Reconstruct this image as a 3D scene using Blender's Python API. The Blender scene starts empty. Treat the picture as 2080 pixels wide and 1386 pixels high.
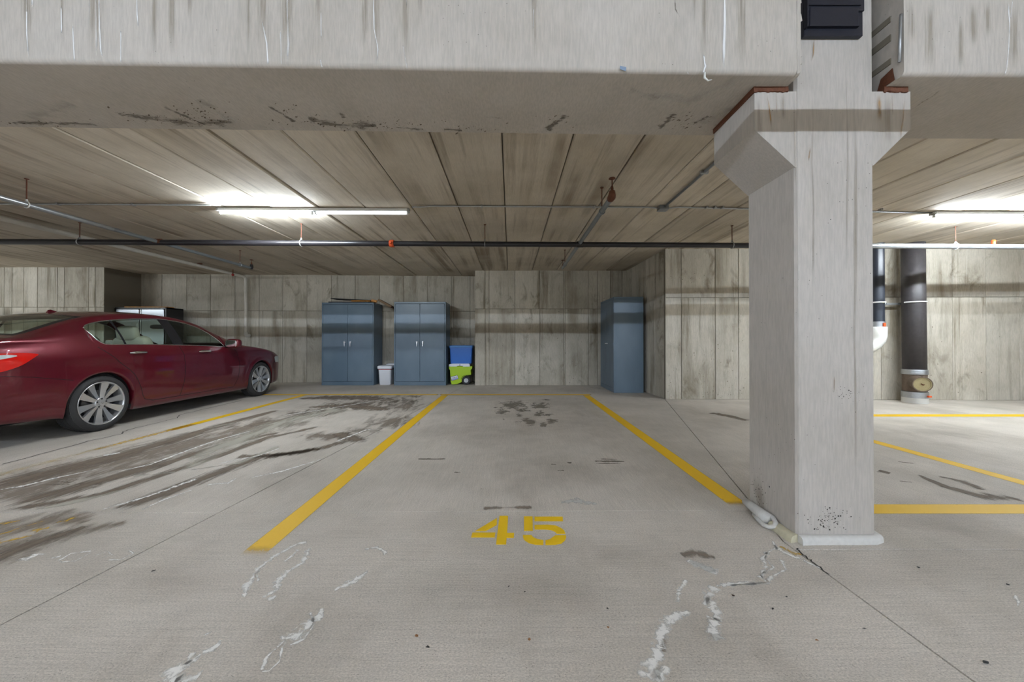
import bpy, math, random
from mathutils import Vector, Matrix
random.seed(7)
PI = math.pi
scene = bpy.context.scene
C = scene.collection

# ---------------------------------------------------------------- camera
F = 751.1; CX = 1037.0; HZ = 693.0; CAMZ = 1.055; PITCH = math.radians(0.3)
cam_d = bpy.data.cameras.new('camera'); cam = bpy.data.objects.new('camera', cam_d); C.objects.link(cam)
cam.location = (0, 0, CAMZ); cam.rotation_euler = (PI/2 + PITCH, 0, 0)
cam_d.sensor_fit = 'HORIZONTAL'; cam_d.sensor_width = 36.0; cam_d.lens = 36.0*F/2080.0
cam_d.shift_x = (1040-CX)/2080.0
cam_d.shift_y = -(F*math.tan(PITCH))/2080.0
cam_d.clip_start = 0.05; cam_d.clip_end = 100
scene.camera = cam

# ---------------------------------------------------------------- world, view, render quality
w = bpy.data.worlds.new('world'); scene.world = w; w.use_nodes = True
w.node_tree.nodes['Background'].inputs[0].default_value = (0.9, 0.93, 1.0, 1)
w.node_tree.nodes['Background'].inputs[1].default_value = 0.02
scene.view_settings.view_transform = 'Standard'
scene.view_settings.look = 'None'
scene.view_settings.exposure = 2.03
scene.view_settings.gamma = 1.0
scene.view_settings.use_curve_mapping = False
scene.cycles.max_bounces = 9
scene.cycles.diffuse_bounces = 5
scene.cycles.glossy_bounces = 4
scene.cycles.transparent_max_bounces = 16
scene.cycles.sample_clamp_indirect = 6
scene.cycles.use_denoising = True
scene.cycles.caustics_reflective = False
scene.cycles.caustics_refractive = False

TUBE_FAR = 115.0      # lit tubes beyond the beam
TUBE_DIM = 2.0       # the tired tube
TUBE_NEAR = 120.0     # tubes of the aisle behind the camera
TUBE_COL = (0.84, 0.93, 1.0, 1)
TUBE_COL_NEAR = (0.76, 0.89, 1.06, 1)

# ---------------------------------------------------------------- picture -> place helper (rays through a photograph pixel)
def ray(px, py):
    cy = HZ - F*math.tan(PITCH)
    d = Vector(((px-CX)/F, -(py-cy)/F, -1.0))
    d.rotate(cam.rotation_euler)
    return d
def hit(px, py, p0, n):
    o = Vector((0, 0, CAMZ)); d = ray(px, py); n = Vector(n)
    return o + d*((Vector(p0)-o).dot(n)/d.dot(n))
def G(px, py): return hit(px, py, (0, 0, 0), (0, 0, 1))

# ---------------------------------------------------------------- mesh helpers
class MB:
    def __init__(s): s.v = []; s.f = []; s.uv = None
    def add(s, vs, fs):
        n = len(s.v); s.v += [tuple(v) for v in vs]; s.f += [tuple(i+n for i in f) for f in fs]; return s
    def box(s, x0, x1, y0, y1, z0, z1):
        return s.add([(x0,y0,z0),(x1,y0,z0),(x1,y1,z0),(x0,y1,z0),(x0,y0,z1),(x1,y0,z1),(x1,y1,z1),(x0,y1,z1)],
                     [(0,3,2,1),(4,5,6,7),(0,1,5,4),(1,2,6,5),(2,3,7,6),(3,0,4,7)])
    def bbox(s, x0, x1, y0, y1, z0, z1, b=0.004):
        """box with chamfered edges"""
        vs = []; 
        for X, sx in ((x0, 1), (x1, -1)):
            for Y, sy in ((y0, 1), (y1, -1)):
                for Z, sz in ((z0, 1), (z1, -1)):
                    vs += [(X, Y+sy*b, Z+sz*b), (X+sx*b, Y, Z+sz*b), (X+sx*b, Y+sy*b, Z)]
        def i(a, c, d, k): return ((a*2+c)*2+d)*3+k
        fs = [(i(0,0,0,0),i(0,0,1,0),i(0,1,1,0),i(0,1,0,0)), (i(1,0,0,0),i(1,1,0,0),i(1,1,1,0),i(1,0,1,0)),
              (i(0,0,0,1),i(1,0,0,1),i(1,0,1,1),i(0,0,1,1)), (i(0,1,0,1),i(0,1,1,1),i(1,1,1,1),i(1,1,0,1)),
              (i(0,0,0,2),i(0,1,0,2),i(1,1,0,2),i(1,0,0,2)), (i(0,0,1,2),i(1,0,1,2),i(1,1,1,2),i(0,1,1,2))]
        for a in (0,1):
            for c in (0,1):
                fs.append((i(a,c,0,0),i(a,c,0,1),i(a,c,1,1),i(a,c,1,0)))
                fs.append((i(a,0,c,0),i(a,0,c,2),i(a,1,c,2),i(a,1,c,0)))
                fs.append((i(0,a,c,1),i(0,a,c,2),i(1,a,c,2),i(1,a,c,1)))
                for d in (0,1): fs.append((i(a,c,d,0),i(a,c,d,1),i(a,c,d,2)))
        return s.add(vs, fs)
    def cyl(s, p0, p1, r0, r1=None, n=12, cap=True):
        r1 = r0 if r1 is None else r1
        p0 = Vector(p0); p1 = Vector(p1); d = (p1-p0).normalized()
        a = d.orthogonal().normalized(); b = d.cross(a)
        vs = []; 
        for p, r in ((p0, r0), (p1, r1)):
            for k in range(n):
                t = 2*PI*k/n; vs.append(p + a*(r*math.cos(t)) + b*(r*math.sin(t)))
        fs = [(k, (k+1)%n, n+(k+1)%n, n+k) for k in range(n)]
        if cap: fs += [tuple(reversed(range(n))), tuple(range(n, 2*n))]
        return s.add(vs, fs)
    def tube(s, pts, r, n=10, cap=True):
        pts = [Vector(p) for p in pts]; rs = r if isinstance(r, (list, tuple)) else [r]*len(pts)
        d = (pts[1]-pts[0]).normalized(); a = d.orthogonal().normalized(); vs = []
        for i, p in enumerate(pts):
            if i == 0: t = pts[1]-pts[0]
            elif i == len(pts)-1: t = pts[-1]-pts[-2]
            else: t = (pts[i+1]-pts[i]).normalized() + (pts[i]-pts[i-1]).normalized()
            t.normalize(); a = (a - t*a.dot(t)).normalized(); b = t.cross(a)
            for k in range(n):
                q = 2*PI*k/n; vs.append(p + a*(rs[i]*math.cos(q)) + b*(rs[i]*math.sin(q)))
        fs = []
        for i in range(len(pts)-1):
            for k in range(n): fs.append((i*n+k, i*n+(k+1)%n, (i+1)*n+(k+1)%n, (i+1)*n+k))
        if cap: fs += [tuple(reversed(range(n))), tuple(range((len(pts)-1)*n, len(pts)*n))]
        return s.add(vs, fs)
    def lathe(s, prof, c, axis, n=32, a0=None):
        """prof: (distance along axis, radius)"""
        c = Vector(c); d = Vector(axis).normalized(); a = (Vector(a0) if a0 else d.orthogonal()).normalized(); b = d.cross(a)
        vs = []
        for h, r in prof:
            for k in range(n):
                t = 2*PI*k/n; vs.append(c + d*h + a*(r*math.cos(t)) + b*(r*math.sin(t)))
        fs = []
        for i in range(len(prof)-1):
            for k in range(n): fs.append((i*n+k, i*n+(k+1)%n, (i+1)*n+(k+1)%n, (i+1)*n+k))
        if prof[0][1] > 1e-6: fs.append(tuple(reversed(range(n))))
        if prof[-1][1] > 1e-6: fs.append(tuple(range((len(prof)-1)*n, len(prof)*n)))
        return s.add(vs, fs)
    def prism(s, poly, d):
        """poly: 3-D points in order, extruded by vector d"""
        n = len(poly); poly = [Vector(p) for p in poly]; d = Vector(d)
        return s.add(poly + [p+d for p in poly], [tuple(range(n)), tuple(reversed(range(n, 2*n)))] +
                     [(i, n+i, n+(i+1)%n, (i+1)%n) for i in range(n)])

def world_of(p):
    v = Vector((0, 0, 0))
    while p is not None: v += p.location; p = p.parent
    return v
def mk(name, mb, mat, parent=None, smooth=False, local=False, kind=None, label=None, uv=None, recalc=True, angle=None):
    """link ONE mesh object; coordinates are world ones unless local"""
    off = Vector((0, 0, 0)) if (parent is None or local) else world_of(parent)
    me = bpy.data.meshes.new(name)
    me.from_pydata([(x-off.x, y-off.y, z-off.z) for x, y, z in mb.v], [], mb.f)
    if uv is not None:
        l = me.uv_layers.new(name='UVMap')
        for i, lp in enumerate(me.loops): l.data[i].uv = uv[lp.vertex_index]
    if recalc:
        import bmesh
        bm = bmesh.new(); bm.from_mesh(me); bmesh.ops.recalc_face_normals(bm, faces=bm.faces); bm.to_mesh(me); bm.free()
    me.materials.append(mat)
    if smooth or angle:
        me.polygons.foreach_set('use_smooth', [True]*len(me.polygons))
        if angle:
            me.set_sharp_from_angle(angle=math.radians(angle))
    o = bpy.data.objects.new(name, me); C.objects.link(o)
    if parent is not None: o.parent = parent
    if kind: o['kind'] = kind
    if label: o['label'] = label
    return o
def thing(name, label, cat, loc=(0, 0, 0), rotz=0, group=None, kind=None):
    o = bpy.data.objects.new(name, None); C.objects.link(o); o.location = loc; o.rotation_euler = (0, 0, rotz)
    o.empty_display_size = 0.1
    if label: o['label'] = label
    if cat: o['category'] = cat
    if group: o['group'] = group
    if kind: o['kind'] = kind
    return o
def tag(o, label, cat, group=None):
    o['label'] = label; o['category'] = cat
    if group: o['group'] = group
    return o
def kids(o): return [c for c in C.objects if c.parent == o]
def copy_tree(o, parent=None):
    c = o.copy(); C.objects.link(c); c.parent = parent
    for ch in kids(o): copy_tree(ch, c)
    return c

# ---------------------------------------------------------------- materials
def newmat(name):
    m = bpy.data.materials.new(name); m.use_nodes = True
    nt = m.node_tree; return m, nt, nt.nodes['Principled BSDF']
def pm(name, col, rough=0.5, metal=0.0, coat=0.0, spec=0.5, emis=None, estr=0.0, bump=0.0, bscale=60.0, var=0.0):
    m, nt, b = newmat(name)
    b.inputs['Base Color'].default_value = (*col, 1); b.inputs['Roughness'].default_value = rough
    b.inputs['Metallic'].default_value = metal; b.inputs['Coat Weight'].default_value = coat
    b.inputs['Coat Roughness'].default_value = 0.03; b.inputs['Specular IOR Level'].default_value = spec
    if emis: b.inputs['Emission Color'].default_value = (*emis, 1); b.inputs['Emission Strength'].default_value = estr
    if bump or var:
        g = nt.nodes.new('ShaderNodeNewGeometry'); n = nt.nodes.new('ShaderNodeTexNoise')
        n.inputs['Scale'].default_value = bscale; n.inputs['Detail'].default_value = 4
        nt.links.new(g.outputs['Position'], n.inputs['Vector'])
        if bump:
            bp = nt.nodes.new('ShaderNodeBump'); bp.inputs['Strength'].default_value = bump; bp.inputs['Distance'].default_value = 0.003
            nt.links.new(n.outputs['Fac'], bp.inputs['Height']); nt.links.new(bp.outputs[0], b.inputs['Normal'])
        if var:
            mx = nt.nodes.new('ShaderNodeMix'); mx.data_type = 'RGBA'; mx.inputs[6].default_value = tuple(c*(1-var) for c in col)+(1,)
            mx.inputs[7].default_value = tuple(min(1, c*(1+var)) for c in col)+(1,)
            nt.links.new(n.outputs['Fac'], mx.inputs[0]); nt.links.new(mx.outputs[2], b.inputs['Base Color'])
    return m

class NT:
    """tiny node wiring helper"""
    def __init__(s, nt): s.nt = nt; s.L = nt.links.new
    def pos(s, scale=(1,1,1), rand=0.0, rot=(0,0,0)):
        g = s.nt.nodes.new('ShaderNodeNewGeometry'); m = s.nt.nodes.new('ShaderNodeMapping')
        m.inputs['Scale'].default_value = scale; m.inputs['Rotation'].default_value = rot
        src = g.outputs['Position']
        if rand:
            oi = s.nt.nodes.new('ShaderNodeObjectInfo'); mu = s.nt.nodes.new('ShaderNodeMath'); mu.operation = 'MULTIPLY'
            mu.inputs[1].default_value = rand; s.L(oi.outputs['Random'], mu.inputs[0])
            ad = s.nt.nodes.new('ShaderNodeVectorMath'); ad.operation = 'ADD'; s.L(src, ad.inputs[0]); s.L(mu.outputs[0], ad.inputs[1]); src = ad.outputs[0]
        s.L(src, m.inputs['Vector']); return m.outputs[0]
    def noise(s, vec, scale=1.0, detail=4.0, rough=0.55, dist=0.0):
        n = s.nt.nodes.new('ShaderNodeTexNoise'); n.inputs['Scale'].default_value = scale; n.inputs['Detail'].default_value = detail
        n.inputs['Roughness'].default_value = rough; n.inputs['Distortion'].default_value = dist
        s.L(vec, n.inputs['Vector']); return n.outputs['Fac']
    def vor(s, vec, scale=1.0, rnd=1.0):
        n = s.nt.nodes.new('ShaderNodeTexVoronoi'); n.inputs['Scale'].default_value = scale; n.inputs['Randomness'].default_value = rnd
        s.L(vec, n.inputs['Vector']); return n.outputs['Distance']
    def ramp(s, fac, a, b, lo=0.0, hi=1.0):
        n = s.nt.nodes.new('ShaderNodeMapRange'); n.interpolation_type = 'SMOOTHSTEP'
        n.inputs[1].default_value = a; n.inputs[2].default_value = b; n.inputs[3].default_value = lo; n.inputs[4].default_value = hi
        s.L(fac, n.inputs[0]); return n.outputs[0]
    def math(s, op, a, b):
        n = s.nt.nodes.new('ShaderNodeMath'); n.operation = op
        for i, x in enumerate((a, b)):
            if isinstance(x, (int, float)): n.inputs[i].default_value = x
            else: s.L(x, n.inputs[i])
        return n.outputs[0]
    def mix(s, fac, a, b, blend='MIX'):
        n = s.nt.nodes.new('ShaderNodeMix'); n.data_type = 'RGBA'; n.blend_type = blend
        for i, x in ((0, fac), (6, a), (7, b)):
            if isinstance(x, (int, float)): n.inputs[i].default_value = x
            elif isinstance(x, tuple): n.inputs[i].default_value = (*x[:3], 1)
            else: s.L(x, n.inputs[i])
        return n.outputs[2]
    def rnd(s):
        return s.nt.nodes.new('ShaderNodeObjectInfo').outputs['Random']
    def bump(s, b, h, strength=0.3, dist=0.004):
        bp = s.nt.nodes.new('ShaderNodeBump'); bp.inputs['Strength'].default_value = strength; bp.inputs['Distance'].default_value = dist
        s.L(h, bp.inputs['Height']); s.L(bp.outputs[0], b.inputs['Normal'])

def concrete(name, c1, c2, stain, streak, amt=0.6, st=(0.52, 0.72), mott=1.1, pits=0.5, rand=3.0, bump=0.25, rough=0.85, fine=0.10, pvar=0.12, st2=None, grime=None):
    m, nt, b = newmat(name); q = NT(nt)
    base = q.mix(q.ramp(q.noise(q.pos(rand=rand), mott, 6, 0.6), 0.35, 0.68), c1, c2)
    # long-grain staining
    sv = q.pos(scale=streak, rand=rand)
    s1 = q.ramp(q.noise(sv, 1.0, 5, 0.6, 0.15), st[0], st[1])
    s2 = q.ramp(q.noise(q.pos(rand=rand*1.7), 0.9, 3, 0.5), 0.35, 0.7)
    fac = q.math('MULTIPLY', q.math('MULTIPLY', s1, s2), amt)
    base = q.mix(fac, base, stain)
    if st2:
        s3 = q.ramp(q.noise(q.pos(scale=tuple(x*2.7 for x in streak), rand=rand*2.3), 1.0, 4, 0.6, 0.1), 0.55, 0.75)
        base = q.mix(q.math('MULTIPLY', s3, st2[1]), base, st2[0])
    if grime:
        gm = q.math('MULTIPLY', q.ramp(q.noise(q.pos(scale=(1,1,0.55), rand=rand*1.3), 3.4, 8, 0.68, 0.8), 0.50, 0.70), q.ramp(q.noise(q.pos(rand=rand*0.6), 0.8, 3), 0.38, 0.62))
        base = q.mix(q.math('MULTIPLY', gm, grime[1]), base, grime[0])
        g2 = q.ramp(q.noise(q.pos(scale=(22,22,0.5), rand=rand), 1.0, 5, 0.6), 0.52, 0.72)
        g3 = q.ramp(q.noise(q.pos(scale=(2.2,2.2,0.25), rand=rand*2), 1.0, 3, 0.5), 0.48, 0.62)
        base = q.mix(q.math('MULTIPLY', q.math('MULTIPLY', g2, g3), grime[1]), base, grime[0])
        w2 = q.ramp(q.noise(q.pos(scale=(30,30,0.7), rand=rand*3), 1.0, 4, 0.6), 0.60, 0.72)
        w3 = q.ramp(q.noise(q.pos(scale=(2,2,0.3), rand=rand*4), 1.0, 3, 0.5), 0.52, 0.64)
        base = q.mix(q.math('MULTIPLY', q.math('MULTIPLY', w2, w3), 0.5), base, (0.66,0.63,0.56))
    f = q.noise(q.pos(scale=tuple(max(1.0, x*2) for x in streak)), 12.0, 4, 0.6)
    base = q.mix(1.0, base, q.mix(q.ramp(f, 0.25, 0.75), (1-fine,)*3, (1+fine,)*3), 'MULTIPLY')
    base = q.mix(1.0, base, q.mix(q.rnd(), (1-pvar,)*3, (1+pvar*0.6,)*3), 'MULTIPLY')
    pv = q.vor(q.pos(rand=rand), 34.0)
    pm_ = q.math('MULTIPLY', q.ramp(pv, 0.05, 0.11, 1, 0), q.ramp(q.noise(q.pos(rand=rand), 3.1, 2), 0.56, 0.62))
    base = q.mix(q.math('MULTIPLY', pm_, pits), base, (0.05, 0.045, 0.04))
    q.L(base, b.inputs['Base Color']); b.inputs['Roughness'].default_value = rough
    b.inputs['Specular IOR Level'].default_value = 0.25
    h = q.math('ADD', q.math('MULTIPLY', q.noise(q.pos(), 45.0, 5, 0.7), 0.5), q.math('MULTIPLY', f, 0.4))
    q.bump(b, h, bump)
    return m

M = {}
M['plank'] = concrete('plank concrete', (0.67,0.60,0.50), (0.55,0.485,0.39), (0.25,0.195,0.135), (7.0, 0.22, 1.0), 0.85, (0.45,0.66), pits=0.15, rand=17.0, pvar=0.14,
                      st2=((0.27,0.22,0.165), 0.45), fine=0.08)
M['wall'] = concrete('board formed wall concrete', (0.54,0.50,0.425), (0.44,0.40,0.33), (0.19,0.155,0.105), (3.2, 3.2, 0.28), 0.9, (0.47,0.68), pits=0.8, rand=11.0, pvar=0.10,
                     st2=((0.22,0.19,0.135), 0.38), fine=0.10, grime=((0.16,0.13,0.085), 0.75))
M['beam'] = concrete('precast beam concrete', (0.50,0.46,0.415), (0.44,0.40,0.35), (0.36,0.33,0.285), (4.5, 1.2, 0.3), 0.40, (0.5,0.72), pits=0.6, rand=3.0, pvar=0.0, fine=0.09)
M['column'] = concrete('column concrete', (0.475,0.44,0.405), (0.42,0.385,0.345), (0.30,0.275,0.235), (4.0, 4.0, 0.25), 0.45, (0.52,0.74), pits=0.8, rand=3.0, pvar=0.0, fine=0.08)
M['shell'] = concrete('plain concrete', (0.45,0.43,0.39), (0.40,0.38,0.34), (0.3,0.27,0.22), (2,2,1), 0.3, pits=0.0)

def floor_mat():
    m, nt, b = newmat('broomed floor concrete'); q = NT(nt)
    base = q.mix(q.ramp(q.noise(q.pos(), 0.9, 7, 0.62), 0.36, 0.66), (0.63,0.575,0.515), (0.50,0.455,0.40))
    base = q.mix(q.math('MULTIPLY', q.ramp(q.noise(q.pos(scale=(1,0.45,1)), 1.3, 5, 0.65), 0.50, 0.75), 0.6), base, (0.35,0.305,0.255))
    # broom lines: across in the aisle, along the stall further back
    l1 = q.noise(q.pos(scale=(3, 130, 1)), 1.0, 4, 0.7)
    l2 = q.noise(q.pos(scale=(120, 4, 1)), 1.0, 4, 0.7)
    sp = nt.nodes.new('ShaderNodeSeparateXYZ'); q.L(q.pos(), sp.inputs[0])
    wv = q.math('ADD', sp.outputs[1], q.math('MULTIPLY', q.noise(q.pos(), 1.5, 2), 0.5))
    lines = q.mix(q.ramp(wv, 2.3, 2.7), l1, l2)
    base = q.mix(1.0, base, q.mix(q.ramp(lines, 0.25, 0.75), (0.89,)*3, (1.09,)*3), 'MULTIPLY')
    grain = q.noise(q.pos(scale=(1, 1.6, 1)), 120.0, 5, 0.8)
    base = q.mix(1.0, base, q.mix(q.ramp(grain, 0.34, 0.66), (0.74,)*3, (1.20,)*3), 'MULTIPLY')
    pit = q.math('MULTIPLY', q.ramp(q.vor(q.pos(scale=(1, 2.0, 1)), 85.0), 0.12, 0.26, 1, 0), q.ramp(q.noise(q.pos(scale=(1.5,3,1)), 9.0, 4), 0.46, 0.60))
    base = q.mix(q.math('MULTIPLY', pit, 0.6), base, (0.10,0.09,0.08))
    base = q.mix(1.0, base, q.mix(q.rnd(), (0.96,)*3, (1.03,)*3), 'MULTIPLY')
    q.L(base, b.inputs['Base Color']); b.inputs['Roughness'].default_value = 0.72; b.inputs['Specular IOR Level'].default_value = 0.35
    q.bump(b, q.math('ADD', lines, grain), 0.22, 0.004)
    return m
M['floor'] = floor_mat()
M['joint'] = pm('dark joint bed', (0.035,0.03,0.027), 0.9)  # dark colour of the bed under the floor joints
M['joint2'] = pm('wall joint', (0.20,0.175,0.135), 0.9)

def decal(name, col, amax=0.8, scale=14.0, lo=0.35, hi=0.75, stretch=(1,1,1), rough=0.8, edge=1.0, col2=None, coarse=None, spec=0.2, fade=0.02):
    """a stain or paint with ragged edges: uv.y runs -1..1 across, uv.x 0..1 along"""
    m, nt, b = newmat(name); q = NT(nt)
    uv = nt.nodes.new('ShaderNodeUVMap'); sp = nt.nodes.new('ShaderNodeSeparateXYZ'); q.L(uv.outputs[0], sp.inputs[0])
    av = nt.nodes.new('ShaderNodeMath'); av.operation = 'ABSOLUTE'; q.L(sp.outputs[1], av.inputs[0])
    inside = q.math('MULTIPLY', q.math('SUBTRACT', 1.0, av.outputs[0]), edge)
    au = q.math('MINIMUM', sp.outputs[0], q.math('SUBTRACT', 1.0, sp.outputs[0]))
    ends = q.ramp(au, 0.0, 0.06)
    n = q.noise(q.pos(scale=stretch), scale, 6, 0.7, 0.6)
    if coarse: n = q.math('ADD', q.math('MULTIPLY', n, 0.6), q.math('MULTIPLY', q.noise(q.pos(scale=stretch), coarse, 4, 0.6), 0.4))
    n = q.ramp(n, 0.28, 0.72)
    v = q.math('ADD', q.math('MULTIPLY', n, 0.62), q.math('MULTIPLY', q.math('MULTIPLY', inside, ends), 0.55))
    al = q.math('MULTIPLY', q.ramp(v, lo, hi), amax)
    al = q.math('MULTIPLY', al, q.ramp(q.math('SUBTRACT', 1.0, av.outputs[0]), 0.0, 0.12))
    al = q.math('MULTIPLY', al, q.ramp(au, 0.0, fade))
    q.L(al, b.inputs['Alpha'])
    if col2: q.L(q.mix(q.noise(q.pos(), scale*2, 4), col, col2), b.inputs['Base Color'])
    else: b.inputs['Base Color'].default_value = (*col, 1)
    b.inputs['Roughness'].default_value = rough; b.inputs['Specular IOR Level'].default_value = spec
    return m
M['wet'] = decal('dark damp stain', (0.155,0.12,0.09), 0.88, 9.0, 0.30, 0.85, (3.2,0.35,1), rough=0.7, coarse=3.0, col2=(0.25,0.20,0.155))
M['wet_soft'] = decal('brown damp film', (0.26,0.21,0.165), 0.7, 5.0, 0.30, 0.95, (1.5,0.5,1), rough=0.7)
M['mottle'] = decal('faint dirt', (0.38,0.33,0.28), 0.16, 3.0, 0.25, 1.1, (1,1,1), coarse=1.0)
M['oil'] = decal('oil spots', (0.24,0.205,0.16), 0.62, 9.0, 0.48, 0.66, (1,1,1), rough=0.5)
M['white_eff'] = decal('white efflorescence', (0.92,0.90,0.87), 0.9, 30.0, 0.42, 0.85, (1,1,1))
M['white_fill'] = decal('white residue', (0.62,0.61,0.58), 0.8, 30.0, 0.40, 0.8, (1,1,1))
M['cream_dry'] = decal('dried pale patch', (0.55,0.52,0.44), 0.65, 4.0, 0.35, 0.9, (2.2,0.4,1))
M['crack'] = pm('crack', (0.04,0.035,0.03), 0.9)
M['drip_white'] = decal('white lime drip', (0.85,0.85,0.85), 0.85, 30.0, 0.30, 0.8, (1,1,0.08), fade=0.15)
M['drip_brown'] = decal('brown drip stain', (0.36,0.30,0.22), 0.42, 14.0, 0.30, 1.05, (6,1,0.12), fade=0.35)
M['rust'] = decal('rust drip', (0.36,0.20,0.06), 0.7, 22.0, 0.35, 1.05, (2,2,0.12), fade=0.35)
M['mold'] = decal('dark mildew', (0.13,0.105,0.075), 0.5, 18.0, 0.62, 0.86, (1,2.2,1), coarse=6.0)
M['smear'] = decal('pale smear', (0.62,0.60,0.56), 0.3, 6.0, 0.40, 1.1, (1,1.5,1))
M['paint'] = decal('yellow line paint', (0.86,0.50,0.008), 0.97, 55.0, -0.12, 0.30, (1,1,1), rough=0.55, edge=1.5, col2=(0.92,0.58,0.015), spec=0.3)
M['paint_worn'] = decal('worn yellow paint', (0.72,0.43,0.03), 0.8, 30.0, 0.42, 0.95, (1.6,0.8,1), rough=0.6, col2=(0.66,0.42,0.07))
M['paint_faint'] = decal('almost gone yellow paint', (0.62,0.45,0.13), 0.4, 26.0, 0.4, 1.0, (1.6,0.6,1), rough=0.7)
M['paint_number'] = pm('yellow stencil paint', (0.90,0.56,0.008), 0.5, bump=0.3, bscale=300, var=0.14)

def ribbon(mb, uv, pts, w, n, lift=0.0015):
    """add a strip along pts (3-D), widths w (one or a list), lying on a surface of normal n"""
    pts = [Vector(p) for p in pts]; n = Vector(n).normalized()
    # resample
    out = []; ws = w if isinstance(w, (list, tuple)) else [w]*len(pts); wo = []
    for i in range(len(pts)-1):
        k = max(1, min(12, int((pts[i+1]-pts[i]).length/0.08)))
        for j in range(k):
            t = j/k; out.append(pts[i].lerp(pts[i+1], t)); wo.append(ws[i]*(1-t)+ws[i+1]*t)
    out.append(pts[-1]); wo.append(ws[-1])
    base = len(mb.v); N = len(out)
    for i, p in enumerate(out):
        t = out[min(i+1, N-1)]-out[max(i-1, 0)]
        s = n.cross(t).normalized()*(wo[i]*0.5)
        for sd, v in ((-1, -1.0), (0, 0.0), (1, 1.0)):
            mb.v.append(tuple(p + s*sd + n*lift)); uv.append((i/(N-1), v))
    for i in range(N-1):
        a = base+i*3
        mb.f += [(a, a+3, a+4, a+1), (a+1, a+4, a+5, a+2)]
def stains(name, items, n, mat, parent, proj, lift=0.0015, label=None):
    """items: (pixel points, width or widths in metres) put on a surface; joined when of one kind"""
    mb = MB(); uv = []
    for pts, wd in items: ribbon(mb, uv, [proj(*p) for p in pts], wd, n, lift)
    return mk(name, mb, M[mat] if isinstance(mat, str) else mat, parent, uv=uv, recalc=False, label=label, kind='stuff')

def blobs(name, items, mat, parent, proj, n=(0,0,1), lift=0.0014):
    """soft edged patches: (cx, cy, rx, ry) in picture units put on a surface"""
    mb = MB(); uv = []; n = Vector(n)
    for cx, cy_, rx, ry in items:
        base = len(mb.v); mb.v.append(tuple(proj(cx, cy_)+n*lift)); uv.append((0.5, 0.0)); K = 24
        for r in (0.5, 1.0):
            for k in range(K):
                t = 2*PI*k/K; mb.v.append(tuple(proj(cx+rx*r*math.cos(t), cy_+ry*r*math.sin(t))+n*lift)); uv.append((0.5, r))
        for k in range(K):
            k2 = (k+1)%K; mb.f += [(base, base+1+k2, base+1+k), (base+1+k, base+1+k2, base+1+K+k2, base+1+K+k)]
    return mk(name, mb, M[mat], parent, uv=uv, recalc=False, kind='stuff')
M['galv'] = pm('galvanised steel', (0.42,0.43,0.44), 0.42, 0.85, bump=0.1, bscale=40, var=0.15)
M['pipe_black'] = pm('black steel pipe', (0.028,0.026,0.03), 0.30, 0.25, var=0.25, bscale=9)
M['pipe_grey'] = pm('grey steel pipe', (0.27,0.29,0.30), 0.38, 0.55, var=0.2, bscale=14)
M['pipe_bright'] = pm('bright steel pipe', (0.36,0.37,0.38), 0.30, 0.55, var=0.25, bscale=12)
M['pipe_cream'] = pm('pale painted pipe', (0.68,0.64,0.57), 0.45, var=0.12, bscale=10)
M['rod_rust'] = pm('rusted rod', (0.16,0.06,0.035), 0.7, 0.3)
M['rust_iron'] = pm('rusted iron', (0.13,0.045,0.02), 0.75, 0.2, bump=0.4, bscale=90, var=0.4)
M['orange'] = pm('orange coupling', (0.75,0.10,0.02), 0.45)
M['red'] = pm('red plastic', (0.35,0.02,0.02), 0.4)
M['white_steel'] = pm('white enamelled steel', (0.80,0.81,0.80), 0.35)
M['fix_grey'] = pm('grey fixture channel', (0.36,0.37,0.37), 0.5)
M['steel_blue'] = None
def cabinet_mat():
    m, nt, b = newmat('blue grey powder coat'); q = NT(nt)
    base = q.mix(q.ramp(q.noise(q.pos(scale=(1.5,1.5,0.8)), 1.6, 5), 0.35, 0.7), (0.105,0.155,0.210), (0.130,0.182,0.238))
    q.L(base, b.inputs['Base Color']); b.inputs['Roughness'].default_value = 0.36; b.inputs['Specular IOR Level'].default_value = 0.5
    q.bump(b, q.noise(q.pos(), 120.0, 3), 0.12, 0.001); return m
M['steel_blue'] = cabinet_mat()
M['chrome'] = pm('chrome', (0.82,0.83,0.85), 0.25, 0.6)
M['black_box'] = pm('black painted steel', (0.010,0.011,0.020), 0.42, 0.1, bump=0.2, bscale=25, var=0.3)
M['white_seal'] = pm('white foam rope', (0.60,0.585,0.56), 0.75, bump=0.4, bscale=50, var=0.14)
M['cream_seal'] = pm('yellowed foam', (0.56,0.52,0.38), 0.8, bump=0.5, bscale=50, var=0.2)
M['black_pipe_big'] = pm('black cast pipe', (0.045,0.040,0.042), 0.5, 0.1, bump=0.4, bscale=22, var=0.35)
M['pvc'] = pm('white plastic pipe', (0.68,0.67,0.63), 0.35)

def spots(name, n, fn, region, nrm, lift, parent, rr=(0.0015, 0.006), sq=1.0, mat='crack', gauss=True):
    """small broken-out pits: irregular flat chips on a surface"""
    b = MB(); nrm = Vector(nrm); a = nrm.orthogonal().normalized(); c2 = nrm.cross(a)
    x0, y0, x1, y1 = region
    for _ in range(n):
        if gauss: px = random.gauss((x0+x1)/2, (x1-x0)/4.5); py = random.gauss((y0+y1)/2, (y1-y0)/4.5)
        else: px = random.uniform(x0, x1); py = random.uniform(y0, y1)
        p = fn(px, py)+nrm*lift; r = random.uniform(*rr)*random.random()**0.7; k = random.randint(4, 6); vs = []
        for i in range(k):
            t = 2*PI*i/k; q = r*random.uniform(0.5, 1.3); vs.append(p+a*(q*math.cos(t)*sq)+c2*(q*math.sin(t)))
        b.add(vs, [tuple(range(k))])
    return mk(name, b, M[mat], parent, kind='stuff', recalc=False)

# ================================================================ THE SETTING
CEIL = 2.73
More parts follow.
